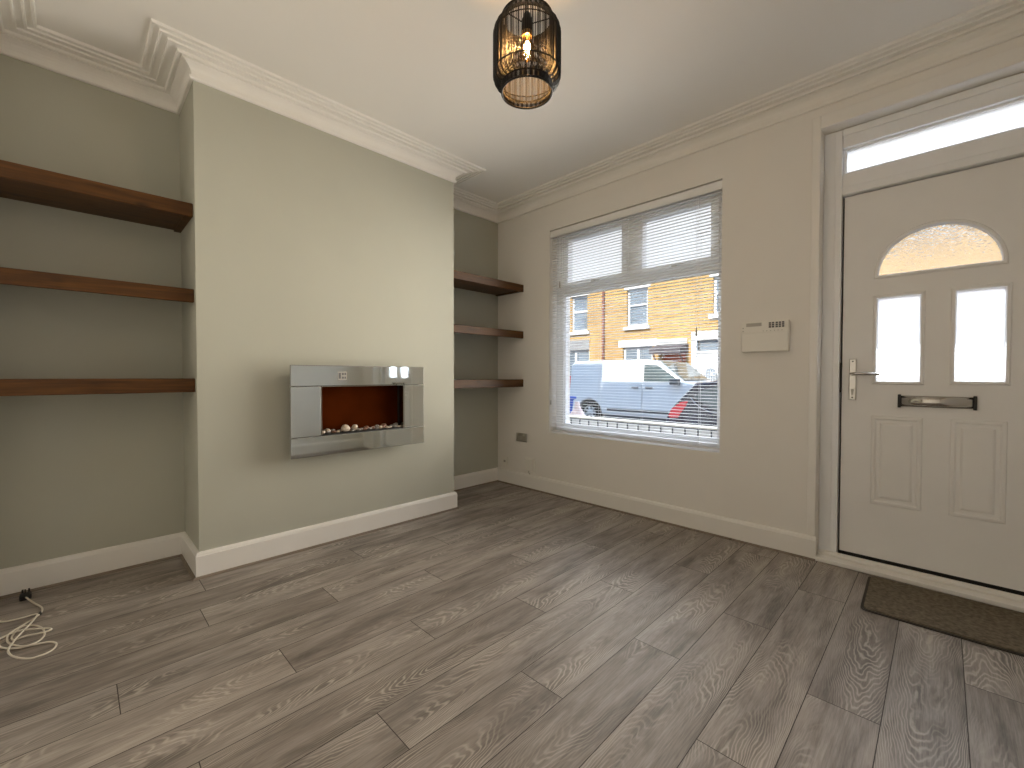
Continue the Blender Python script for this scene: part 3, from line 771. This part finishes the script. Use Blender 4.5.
for k, (x, y) in enumerate(main):
    z = .0040
    if 9 <= k <= 13: z = .0095
    if 15 <= k <= 18: z = .004
    if 20 <= k <= 24: z = .0125
    if 28 <= k <= 31: z = .006
    if 36 <= k <= 41: z = .011
    hz.append((x, y, z))
hz[0] = (-.308, -3.349, .016)
MB().tube(smooth_path(hz), .0036, 8).build('flex', M['flex'], cb)
pl_ = MB().box(-.352, -.306, -3.372, -3.330, .0005, .030)
po = pl_.build('plug', M['black'], cb, .008, 3)
for yy in (-3.365, -3.343): MB().box(-.346, -.340, yy, yy + .007, .030, .046).build('pin', M['gap'], po, .001)
MB().box(-.330, -.324, -3.355, -3.349, .030, .050).build('pin', M['gap'], po, .001)
MB().lathe([(.0055, 0), (.0055, .022), (.004, .024)], (-.086, -3.292, .004), 'x', 8).build('cable_tie', M['black'], cb)

# ------------------------------------------------------------------ the street outside
GZ = -.25
structure(MB().prism([(3.0, GZ - .2), (3.0, GZ), (5.0, GZ), (6.2, GZ + .12), (8.6, GZ + .12), (8.6, GZ - .2)], 'x', -16, 12).build('road', M['asphalt']), 'grey asphalt street between the two terraces', 'road')
structure(MB().box(-16, 12, WT + .0, 3.0, GZ - .2, GZ + .10).build('pavement', M['paving']), 'paved strip along the near side of the street', 'pavement')
structure(MB().box(-16, 12, 8.6, 10.32, GZ - .2, GZ + .20).build('pavement', M['paving']), 'paved strip along the far side of the street', 'pavement')
# our own terrace above the room: upper wall and roof (they shade the street)
structure(MB().box(-18, 12, 0, WT, H + .14, 4.95).build('wall_upper', M['render']), 'grey rendered front wall above the room', 'wall')
structure(MB().box(-18, -.9, 0, WT, -.15, H + .14).box(XR + .3, 12, 0, WT, -.15, H + .14).build('wall_exterior', M['render']), 'grey rendered fronts either side of the room', 'wall')
structure(MB().prism([(.55, 4.92), (.55, 5.02), (-4.0, 8.0), (-8.5, 4.92)], 'x', -3.25, 12).build('roof', M['slate']), 'slate roof above the room', 'roof')
structure(MB().prism([(.55, 5.35), (.55, 5.50), (-4.0, 8.5), (-8.5, 5.35)], 'x', -18, -3.27).box(-18, -3.27, 0, WT, 4.95, 5.4).build('roof', M['slate']), 'slightly higher slate roof of the house next door', 'roof')
structure(MB().box(-18, 12, -8.2, -7.9, -.2, 4.92).build('wall_rear', M['render']), 'grey rendered rear wall of the terrace', 'wall')

FY = 10.3
def house(x0, x1, label, wall_mat, roof_h, holes):
    h = thing('terraced_house', label, 'house', ((x0 + x1) / 2, FY, GZ + .1), 'terraced houses across the street')
    zb, zt = GZ + .1, 4.50
    xs = sorted({x0, x1} | {q[0] for q in holes} | {q[1] for q in holes}); zs = sorted({zb, zt} | {q[2] for q in holes} | {q[3] for q in holes})
    mb = MB()
    for a, b in zip(xs[:-1], xs[1:]):
        for c, d in zip(zs[:-1], zs[1:]):
            cx, cz = (a + b) / 2, (c + d) / 2
            if any(q[0] < cx < q[1] and q[2] < cz < q[3] for q in holes): continue
            mb.box(a, b, FY, FY + .3, c, d)
    mb.build('facade', wall_mat, h)
    MB().box(x0, x1, FY + .3, FY + 6, zb, zt).build('house_body', M['render'], h)
    MB().prism([(FY - .25, zt - .05), (FY - .25, zt + .08), (FY + 3.3, zt + .9), (FY + 6.6, zt - .05)], 'x', x0 + .004, x1 - .004).build('roof', M['slate'], h)
    MB().tube([(x0 + .02, FY - .2, zt - .08), (x1 - .02, FY - .2, zt - .08)], .06, 8).build('gutter', M['trim_grey'], h)
    return h
def hwin(h, x0, x1, z0, z1, sash=True, mull=0, net=False, lintel=.2, lint_w=.1, lint_mat='stone'):
    y = FY + .08; fw = .07
    mb = MB()
    mb.box(x0, x0 + fw, y, y + .08, z0, z1); mb.box(x1 - fw, x1, y, y + .08, z0, z1); mb.box(x0 + fw, x1 - fw, y, y + .08, z0, z0 + fw); mb.box(x0 + fw, x1 - fw, y, y + .08, z1 - fw, z1)
    if sash: zz = z0 + (z1 - z0) * .56; mb.box(x0 + fw, x1 - fw, y - .01, y + .07, zz - .035, zz + .035)
    for k in range(mull):
        xm = x0 + (x1 - x0) * (k + 1) / (mull + 1); mb.box(xm - .045, xm + .045, y - .01, y + .08, z0 + fw, z1 - fw)
    w_ = mb.build('window', M['white_frame'], h)
    MB().box(x0 + .02, x1 - .02, y + .03, y + .04, z0 + .02, z1 - .02).build('pane', M['house_glass'], w_)
    if net:
        n = MB(); seg = 24; pts = [(x0 + .05 + (x1 - x0 - .1) * k / seg, y + .075 + .012 * math.sin(k * 2.1)) for k in range(seg + 1)]
        n.prism(pts + [(a, b + .004) for a, b in pts[::-1]], 'z', z0 + .06, z1 - .25); n.build('net_curtain', M['net'], w_)
    if lintel: MB().box(x0 - lint_w, x1 + lint_w, FY - .03, FY + .1, z1, z1 + lintel).build('lintel', M[lint_mat], h)
    MB().box(x0 - .1, x1 + .1, FY - .09, FY + .1, z0 - .12, z0).build('window_sill', M['stone'], h)
# house A, beyond the far window edge
A = house(-12.0, -5.72, 'orange brick house at the far window side, grey-lintelled ground window', M['brick'], 0, [(-7.25, -6.52, 2.78, 4.12), (-7.75, -6.42, .55, 2.08), (-10.2, -9.3, GZ + .1, 2.05), (-10.2, -9.3, 2.78, 4.12)])
hwin(A, -7.25, -6.50, 2.78, 4.12, lintel=.16); hwin(A, -10.2, -9.3, 2.78, 4.12)
hwin(A, -7.75, -6.42, .55, 2.08, sash=False, mull=1, net=True, lintel=.38, lint_w=.0, lint_mat='grey_stone')
d = MB().box(-10.2, -9.3, FY + .12, FY + .18, GZ + .12, 2.05).build('front_door', M['white_frame'], A)
MB().tube([(-5.79, FY - .06, 4.4), (-5.79, FY - .06, GZ + .12)], .045, 8).build('drainpipe', M['drain'], A)
# house B with porch canopy and red doorway
Bh = house(-5.72, -2.62, 'orange brick house with dark porch canopy over a red doorway', M['brick'], 0, [(-4.87, -4.10, 2.80, 4.08), (-5.02, -3.92, .80, 2.10), (-3.60, -2.80, GZ + .1, 2.05)])
hwin(Bh, -4.87, -4.10, 2.80, 4.08, lintel=.24); hwin(Bh, -5.02, -3.92, .80, 2.10, sash=False, mull=1, net=True, lintel=.24, lint_w=.16)
rd = MB().box(-3.60, -2.80, FY + .14, FY + .20, GZ + .12, 1.84).build('front_door', M['red_paint'], Bh)
MB().box(-3.40, -3.00, FY + .13, FY + .14, 1.20, 1.48).build('door_pane', M['house_glass'], rd)
MB().box(-3.60, -2.80, FY + .12, FY + .18, 1.84, 2.05).build('fanlight', M['house_glass'], Bh)
cp = MB().prism([(FY - .001, 1.84), (FY - .001, 2.12), (FY - .62, 1.98), (FY - .62, 1.80)], 'x', -3.72, -2.72); cp.build('porch_canopy', M['awning'], Bh)
fs = MB()
for k in range(3): fs.box(-3.78, -2.76, FY - .05, FY, 2.13 + k * .055, 2.16 + k * .055)
fs.box(-3.78, -2.76, FY - .02, FY, 2.13, 2.30); fs.build('fascia', M['stone'], Bh)
for x in (-3.66, -2.80): MB().tube([(x, FY - .02, 1.35), (x, FY - .5, 1.82)], .025, 6).build('canopy_bracket', M['drain'], Bh)
# house C with white door
Ch = house(-2.62, 4.5, 'orange brick house with a tall white door and white surround', M['brick'], 0, [(-2.48, -1.72, GZ + .1, 2.22), (-.9, .2, .80, 2.10), (-.9, -.1, 2.80, 4.08), (-2.0, -1.25, 2.80, 4.08)])
hwin(Ch, -.9, .2, .80, 2.10, sash=False, mull=1, net=True); hwin(Ch, -.9, -.1, 2.80, 4.08); hwin(Ch, -2.0, -1.25, 2.95, 4.08)
sr = MB().box(-2.62, -2.46, FY - .05, FY + .1, GZ + .1, 2.22).box(-1.74, -1.58, FY - .05, FY + .1, GZ + .1, 2.22).box(-2.62, -1.58, FY - .06, FY + .1, 2.22, 2.46)
sr.build('door_surround', M['stone'], Ch)
wd = MB().box(-2.46, -1.74, FY + .08, FY + .14, GZ + .12, 1.80).build('front_door', M['white_frame'], Ch)
MB().box(-2.46, -1.74, FY + .06, FY + .14, 1.80, 1.88).build('door_transom', M['white_frame'], Ch)
MB().box(-2.42, -1.78, FY + .09, FY + .11, 1.88, 2.20).build('fanlight', M['house_glass'], Ch)
ov = MB().lathe([(0, 0), (.20, 0), (.20, .02), (0, .02)], (-2.08, FY + .07, 1.05), 'y', 20)
ov.v = [(x, y, 1.05 + (z - 1.05) * 1.5) for x, y, z in ov.v]; ov.build('leaded_pane', M['house_glass'], wd)
ld = MB()
for k in range(-2, 3):
    ld.box(-2.08 + k * .07 - .006, -2.08 + k * .07 + .006, FY + .062, FY + .072, 1.05 - .24, 1.05 + .24); ld.box(-2.24, -1.92, FY + .062, FY + .072, 1.05 + k * .09 - .006, 1.05 + k * .09 + .006)
ld.build('pane_leading', M['white_frame'], wd)
# house D, seen only through the door's textured glass
Dh = house(4.5, 11.5, 'orange brick house seen only dimly through the textured door glass', M['brick'], 0, [(6.0, 7.1, .80, 2.10), (6.0, 6.9, 2.80, 4.08)])
hwin(Dh, 6.0, 7.1, .80, 2.10, sash=False, mull=1); hwin(Dh, 6.0, 6.9, 2.80, 4.08)

# ---- white van parked on the far side, nose towards +X
van = thing('van', 'white panel van parked across the street, upper half in sunlight', 'van', (-2.4, 7.2, GZ))
VY0, VY1 = 6.3, 8.05
def wheel(parent, x, y, r_, side, name='wheel'):
    """side -1: outer face towards -Y"""
    w_ = MB().lathe([(r_ * .62, 0), (r_ * .92, 0), (r_, .03), (r_, .17), (r_ * .92, .2), (r_ * .62, .2), (r_ * .62, 0)], (x, y if side < 0 else y - .2, GZ + r_), 'y', 32, cap=False)
    wo = w_.build(name, M['tyre'], parent)
    hb = MB(); yy = y + .02 if side < 0 else y - .04
    hb.lathe([(0, 0), (.07, 0), (.075, .03), (0, .03)], (x, yy, GZ + r_), 'y', 16)
    for k in range(7):
        a = 2 * PI * k / 7; c_, s_ = math.cos(a), math.sin(a)
        p = [(.05, -.03), (r_ * .60, -.022), (r_ * .60, .022), (.05, .03)]
        hb.prism([(x + q * c_ - t_ * s_, GZ + r_ + q * s_ + t_ * c_) for q, t_ in p], 'y', yy + .005, yy + .025)
    hb.lathe([(r_ * .56, 0), (r_ * .64, 0), (r_ * .64, .03), (r_ * .56, .03), (r_ * .56, 0)], (x, yy, GZ + r_), 'y', 32, cap=False)
    hb.build('hub', M['alloy'], wo)
    MB().lathe([(0, 0), (r_ * .6, 0), (r_ * .6, .04), (0, .04)], (x, yy + .05 if side < 0 else yy - .06, GZ + r_), 'y', 24).build('brake_disc', M['trim_grey'], wo)
    return wo
def body(name, prof, arches, y0, y1, mat, parent, inset=.0, bev=.05):
    """side profile (x,z) with wheel arches cut, tumblehome above the waist"""
    bot = []
    for (cx, r_, zc) in sorted(arches, key=lambda a: a[0]):
        zb = prof[0][1]; dx = math.sqrt(max(.0, r_ * r_ - (zb - zc) ** 2)); a0 = math.atan2(zb - zc, -dx); a1 = math.atan2(zb - zc, dx)
        if a0 < 0: a0 += 2 * PI
        for k in range(15): a = a0 + (a1 - a0) * k / 14; bot.append((cx + r_ * math.cos(a), zc + r_ * math.sin(a)))
    pts = [prof[0]] + bot + prof[1:]
    bm = bmesh.new()
    v0 = [bm.verts.new((x, y0 + inset * max(0, (z - .75)) , z)) for x, z in pts]; v1 = [bm.verts.new((x, y1 - inset * max(0, (z - .75)), z)) for x, z in pts]
    n = len(pts); f0 = bm.faces.new(v0); f1 = bm.faces.new(v1[::-1])
    for i in range(n): bm.faces.new((v0[i], v1[i], v1[(i + 1) % n], v0[(i + 1) % n]))
    bmesh.ops.recalc_face_normals(bm, faces=bm.faces)
    bmesh.ops.triangulate(bm, faces=[f0, f1])
    me = bpy.data.meshes.new(name); bm.to_mesh(me); bm.free(); me.materials.append(mat)
    o = bpy.data.objects.new(name, me); COL.objects.link(o); o.parent = parent; o.location = [-c for c in parent.location]
    b = o.modifiers.new('bevel', 'BEVEL'); b.width = bev; b.segments = 3; b.limit_method = 'ANGLE'; b.angle_limit = R(50)
    return o
VF, VR, VX = GZ + .31, GZ + .24, [-3.66, -.98]
vprof = [(-4.30, GZ + .28), (-.42, GZ + .26), (-.36, GZ + .55), (-.40, GZ + .92), (-.62, GZ + 1.06), (-1.22, GZ + 1.22), (-1.78, GZ + 1.70), (-2.10, GZ + 1.76), (-4.10, GZ + 1.76), (-4.27, GZ + 1.66), (-4.33, GZ + .60)]
body('van_body', vprof, [(VX[0], .37, GZ + .31), (VX[1], .37, GZ + .31)], VY0, VY1, M['van_white'], van, .07)
for x in VX:
    wheel(van, x, VY0 + .03, .31, -1); wheel(van, x, VY1 - .03, .31, 1)
def yside(z): return VY0 + .07 * max(0, z - .75)
sw = MB(); zt_, zb_ = GZ + 1.62, GZ + 1.18
sw.prism([(-2.12, zb_ + .02), (-1.30, zb_), (-1.26, zb_ + .05), (-1.78, zt_ - .02), (-2.10, zt_)], 'y', yside(1.2) - .012, yside(1.2) + .05)
sw.build('side_window', M['car_glass'], van)
ws = MB().prism([(-1.215, GZ + 1.235), (-1.765, GZ + 1.700), (-1.750, GZ + 1.715), (-1.195, GZ + 1.245)], 'y', VY0 + .18, VY1 - .18); ws.build('windscreen', M['car_glass'], van)
MB().box(-2.155, -2.148, VY0 - .004, VY0 + .03, GZ + .40, GZ + 1.10).build('door_shut_line', M['alloy'], van)
MB().box(-3.10, -1.42, VY0 - .018, VY0 + .03, GZ + .40, GZ + .47).build('side_moulding', M['trim_grey'], van)
MB().box(-3.18, -1.36, VY0 + .03, VY0 + .12, GZ + .16, GZ + .28).build('sill', M['trim_grey'], van)
for x in (-2.42, -2.06): MB().box(x, x + .17, VY0 - .022, VY0 + .03, GZ + 1.02, GZ + 1.06).build('handle', M['trim_grey'], van, .008)
MB().box(-1.42, -1.22, VY0 - .16, VY0 + .02, GZ + 1.12, GZ + 1.27).build('mirror', M['trim_grey'], van, .03)
MB().box(-4.345, -4.28, VY0 + .03, VY0 + .16, GZ + .9, GZ + 1.35).build('tail_lamp', M['lamp_red'], van, .01)
MB().prism([(-.44, GZ + .72), (-.40, GZ + .90), (-.72, GZ + 1.00), (-.80, GZ + .88)], 'y', VY0 - .006, VY0 + .12).build('headlamp', M['alloy'], van)

van.location.z += .12; van.scale = (1, 1, .93)
# ---- dark hatchback on the near side, tail towards the window's far edge
car = thing('car', 'dark blue hatchback parked close outside the window, red tail lamp showing', 'car', (1.9, 4.05, GZ))
CY0, CY1 = 3.2, 4.92
cprof2 = [(-.10, GZ + .34), (3.86, GZ + .24), (3.94, GZ + .50), (3.88, GZ + .70), (3.60, GZ + .80), (2.95, GZ + .90), (2.25, GZ + 1.34), (1.80, GZ + 1.42), (.80, GZ + 1.41), (.30, GZ + 1.33), (.05, GZ + 1.02), (-.08, GZ + .84), (-.14, GZ + .58)]
CX = [.66, 3.16]
body('car_body', cprof2, [(CX[0], .37, GZ + .31), (CX[1], .37, GZ + .31)], CY0, CY1, M['car_blue'], car, .22, .06)
for x in CX:
    wheel(car, x, CY0 + .03, .31, -1); wheel(car, x, CY1 - .03, .31, 1)
def cyside(z): return CY0 + .22 * max(0, z - .75)
def slab(mb, pts, out=.012, thick=.03):
    n = len(pts); vs = [(x, cyside(z) - out, z) for x, z in pts] + [(x, cyside(z) + thick, z) for x, z in pts]
    mb.add(vs, [tuple(range(n)), tuple(range(n, 2 * n))[::-1]] + [(i, n + i, n + (i + 1) % n, (i + 1) % n) for i in range(n)]); return mb
slab(MB(), [(.33, GZ + 1.12), (.42, GZ + 1.05), (.62, GZ + .94), (1.15, GZ + .90), (1.15, GZ + 1.31), (.62, GZ + 1.29), (.42, GZ + 1.22)]).build('side_window', M['car_glass'], car)
slab(MB(), [(1.22, GZ + .90), (2.55, GZ + .88), (2.68, GZ + .94), (2.20, GZ + 1.27), (1.75, GZ + 1.33), (1.22, GZ + 1.32)]).build('side_window', M['car_glass'], car)
MB().tube(smooth_path([(x, cyside(z) - .016, z) for x, z in [(.28, GZ + 1.11), (.36, GZ + 1.02), (.50, GZ + .93), (.72, GZ + .88), (1.2, GZ + .865), (2.6, GZ + .85)]], 5), .011, 8).build('chrome_trim', M['chrome'], car)
slab(MB(), [(-.045, GZ + .80), (-.02, GZ + .78), (.10, GZ + .79), (.21, GZ + .97), (.24, GZ + 1.06), (.13, GZ + 1.03), (.0, GZ + .92)], .02, .06).build('tail_lamp', M['lamp_red'], car)
rw = MB(); rw.prism([(.285, GZ + 1.335), (.035, GZ + 1.025), (.015, GZ + 1.03), (.265, GZ + 1.35)], 'y', CY0 + .28, CY1 - .28); rw.build('rear_window', M['car_glass'], car)
bp = MB().prism([(-.16, GZ + .36), (-.17, GZ + .60), (-.12, GZ + .66), (.26, GZ + .66), (.27, GZ + .36)], 'y', CY0 - .02, CY1 + .02); bp.build('bumper', M['car_blue'], car, .04)
MB().box(-.175, -.15, CY0 + .02, CY0 + .22, GZ + .44, GZ + .50).build('reflector', M['lamp_red'], car)
MB().box(1.36, 1.54, CY0 - .035, CY0 + .02, GZ + .74, GZ + .78).build('handle', M['chrome'], car, .008)
MB().box(1.195, 1.203, CY0 - .003, CY0 + .02, GZ + .34, GZ + .88).build('door_shut_line', M['gap'], car)
MB().box(2.45, 2.63, CY0 - .16, CY0 + .05, GZ + .90, GZ + 1.02).build('mirror', M['car_blue'], car, .03)

car.scale = (1, 1, .945)
# ---- blue wheelie bin
bn = thing('wheelie_bin', 'blue wheelie bin standing outside at the far window edge', 'bin', (-1.39, 2.1, GZ + .1))
g0 = GZ + .1
bm_ = MB(); lo, hi = [(-1.57, 1.84), (-1.27, 1.84), (-1.27, 2.28), (-1.57, 2.28)], [(-1.65, 1.76), (-1.20, 1.76), (-1.20, 2.36), (-1.65, 2.36)]
bm_.add([(x, y, g0 + .05) for x, y in lo] + [(x, y, g0 + .90) for x, y in hi], [(3, 2, 1, 0), (4, 5, 6, 7)] + [(i, (i + 1) % 4, 4 + (i + 1) % 4, 4 + i) for i in range(4)])
bm_.build('bin_body', M['bin_blue'], bn, .02)
MB().prism([(1.73, g0 + .90), (2.40, g0 + .90), (2.40, g0 + .94), (2.05, g0 + .975), (1.73, g0 + .95)], 'x', -1.67, -1.18).build('lid', M['bin_blue'], bn, .01)
MB().tube([(-1.60, 2.42, g0 + .90), (-1.25, 2.42, g0 + .90)], .016, 8).build('handle', M['bin_blue'], bn)
for x in (-1.62, -1.28): MB().lathe([(0, 0), (.10, 0), (.10, .05), (0, .05)], (x, 2.30, g0 + .10), 'x', 16).build('wheel', M['tyre'], bn)
# ---- refuse sack beside it
def sack(name, label, c, s, mat):
    bm = bmesh.new(); bmesh.ops.create_icosphere(bm, subdivisions=4, radius=1)
    for v in bm.verts:
        n = noise.noise(v.co * 2.4 + Vector((3, c[0], 1))); k = 1 + .16 * n + .05 * noise.noise(v.co * 7)
        v.co *= k
        if v.co.z > .75: v.co.x *= .45; v.co.y *= .45; v.co.z *= 1.15
        v.co.z = max(v.co.z, -.85)
        v.co = Vector((v.co.x * s[0], v.co.y * s[1], (v.co.z + .85) * s[2]))
    for f_ in bm.faces: f_.smooth = True
    me = bpy.data.meshes.new(name); bm.to_mesh(me); bm.free(); me.materials.append(mat)
    o = bpy.data.objects.new(name, me); COL.objects.link(o); o.location = c; return tag(o, label, 'sack')
sack('refuse_sack', 'bulging pale pink refuse sack beside the blue bin', (-.60, 1.62, g0), (.16, .15, .47), M['sack'])

# ---- low front wall with iron railing
gw = MB().box(-4, 2.3, .96, 1.10, g0, .624); structure(gw.build('garden_wall', M['stone']), 'low white painted wall in front of the house', 'garden wall')
structure(MB().box(-4.03, 2.33, .950, 1.12, .624, .637).build('garden_wall', M['cream_stone'], bevel=.004), 'cream coping stones on the low front wall', 'garden wall')
rl = thing('railing', 'low dark iron railing outside the window, against the white garden wall', 'railing', (-.85, .92, g0))
MB().box(-4, 2.3, .910, .930, .618, .627).build('top_rail', M['iron'], rl); MB().box(-4, 2.3, .912, .928, .10, .112).build('bottom_rail', M['iron'], rl)
x = -3.95
while x < 2.3:
    MB().tube([(x, .92, g0), (x, .92, .620)], .008, 6).build('baluster', M['iron'], rl); x += .122

# ------------------------------------------------------------------ light
W = bpy.data.worlds.new('sky'); SC.world = W; W.use_nodes = True
nt = W.node_tree; nt.nodes.clear()
out = nt.nodes.new('ShaderNodeOutputWorld'); bg = nt.nodes.new('ShaderNodeBackground'); L(nt, bg.outputs[0], out.inputs[0])
tc = nt.nodes.new('ShaderNodeTexCoord'); sp = nt.nodes.new('ShaderNodeSeparateXYZ'); L(nt, tc.outputs['Generated'], sp.inputs[0])
elev = ramp(nt, [(0.0, (.25, .24, .22)), (.48, (.25, .24, .22)), (.505, (.93, .96, 1)), (.70, (.93, .97, 1)), (.88, (.6, .72, .95)), (1, (.35, .52, .9))])
L(nt, mathn(nt, 'ADD', mathn(nt, 'MULTIPLY', sp.outputs[2], .5), .5), elev.inputs[0])
# added brighter sky over the street, above the visible part, lighting window and door
cy = mathn(nt, 'MULTIPLY', mathn(nt, 'POWER', mathn(nt, 'MAXIMUM', sp.outputs[1], 0), 1.5), mathn(nt, 'SUBTRACT', 1, mathn(nt, 'ABSOLUTE', mathn(nt, 'SUBTRACT', sp.outputs[2], .45)), True))
nz = N(nt, 'ShaderNodeTexNoise', Scale=3, Detail=4); L(nt, tc.outputs['Generated'], nz.inputs['Vector'])
SKY_BASE, SKY_BOOST = 1.15, 20.0
hi = nt.nodes.new('ShaderNodeMapRange'); hi.interpolation_type = 'SMOOTHSTEP'; L(nt, sp.outputs[2], hi.inputs[0]); hi.inputs[1].default_value = .33; hi.inputs[2].default_value = .52
cy = mathn(nt, 'MULTIPLY', cy, hi.outputs[0])
st = mathn(nt, 'ADD', mathn(nt, 'MULTIPLY', mathn(nt, 'MULTIPLY', cy, mathn(nt, 'ADD', nz.outputs[0], .5)), SKY_BOOST), SKY_BASE)
back = mathn(nt, 'MULTIPLY', mathn(nt, 'GREATER_THAN', sp.outputs[2], 0), mathn(nt, 'ADD', mathn(nt, 'MULTIPLY', sp.outputs[1], -1.6), .2), True)
L(nt, mixc(nt, back, elev.outputs[0], (.40, .66, 1.0)), bg.inputs[0])
L(nt, mathn(nt, 'ADD', st, mathn(nt, 'MULTIPLY', back, 1.6)), bg.inputs[1])
W.cycles.sampling_method = 'MANUAL'; W.cycles.sample_map_resolution = 512

def light(name, kind, loc, rot, energy, col=(1, 1, 1), **kw):
    d = bpy.data.lights.new(name, kind); d.energy = energy; d.color = col
    for k, v in kw.items(): setattr(d, k, v)
    o = bpy.data.objects.new(name, d); COL.objects.link(o); o.location = loc; o.rotation_euler = rot; return o
light('sun', 'SUN', (0, -5, 12), (R(55), 0, 0), 6.2, (1, .93, .80), angle=R(.6))
for nm, x, z, sx, sz, y in (('window_portal', (WX0 + WX1) / 2, (WZ0 + WZ1) / 2, WX1 - WX0, WZ1 - WZ0, .30), ('door_portal', 2.878, 1.85, .82, 1.6, .28)):
    o = light(nm, 'AREA', (x, y, z), (R(-90), 0, 0), 1, shape='RECTANGLE', size=sx, size_y=sz); o.data.cycles.is_portal = True
wl = light('window_fill', 'AREA', ((WX0 + WX1) / 2, -.004, (WZ0 + WZ1) / 2), (R(-90), 0, 0), 58, (1, .925, .80), spread=R(114), shape='RECTANGLE', size=WX1 - WX0 - .04, size_y=WZ1 - WZ0 - .1)  # added fill on the room side of the blind, boosting the window's daylight
for a_, b_, c_, d_ in PN:
    light('door_fill', 'AREA', ((a_ + b_) / 2, LF - .012, (c_ + d_) / 2), (R(-72), 0, 0), 2.2, (.82, .90, 1), shape='RECTANGLE', size=b_ - a_ - .01, size_y=d_ - c_ - .04, spread=R(120))  # added cool fill in front of each pane, brightens the floor by the door
wl.data.use_nodes = True; ln = wl.data.node_tree     # steep rays of the added fill dimmed, imitating the slats behind it
em = [n for n in ln.nodes if n.type == 'EMISSION'][0]
ge = ln.nodes.new('ShaderNodeNewGeometry'); sx = ln.nodes.new('ShaderNodeSeparateXYZ'); L(ln, ge.outputs['Incoming'], sx.inputs[0])
zz = mathn(ln, 'ABSOLUTE', sx.outputs[2]); tn = mathn(ln, 'DIVIDE', zz, mathn(ln, 'SQRT', mathn(ln, 'SUBTRACT', 1.0001, mathn(ln, 'MULTIPLY', zz, zz))))
L(ln, mathn(ln, 'MAXIMUM', mathn(ln, 'SUBTRACT', 1.0, mathn(ln, 'MULTIPLY', tn, 1.2)), .07), em.inputs['Strength'])

# ------------------------------------------------------------------ camera
yw, pt, rl_ = R(44.825), R(-1.119), R(.057)
fw = Vector((-math.sin(yw) * math.cos(pt), math.cos(yw) * math.cos(pt), math.sin(pt))); rt = Vector((math.cos(yw), math.sin(yw), 0)); up = rt.cross(fw)
r2 = rt * math.cos(rl_) + up * math.sin(rl_); u2 = -rt * math.sin(rl_) + up * math.cos(rl_)
cam = bpy.data.cameras.new('camera'); co = bpy.data.objects.new('camera', cam); COL.objects.link(co)
co.matrix_world = Matrix(((r2.x, u2.x, -fw.x, 2.908), (r2.y, u2.y, -fw.y, -3.16), (r2.z, u2.z, -fw.z, 1.12), (0, 0, 0, 1)))
cam.sensor_fit = 'HORIZONTAL'; cam.sensor_width = 36; cam.lens = 433.593 / 1024 * 36; cam.clip_start = .02
SC.camera = co
SC.view_settings.view_transform = 'Standard'; SC.view_settings.look = 'None'; SC.view_settings.gamma = 1; SC.view_settings.use_curve_mapping = False
SC.view_settings.exposure = 0.0
cy_ = SC.cycles
cy_.use_denoising = True
cy_.max_bounces = 14; cy_.diffuse_bounces = 8; cy_.glossy_bounces = 5; cy_.transparent_max_bounces = 24; cy_.transmission_bounces = 8
cy_.sample_clamp_indirect = 8; cy_.caustics_reflective = False; cy_.caustics_refractive = True; cy_.blur_glossy = .6
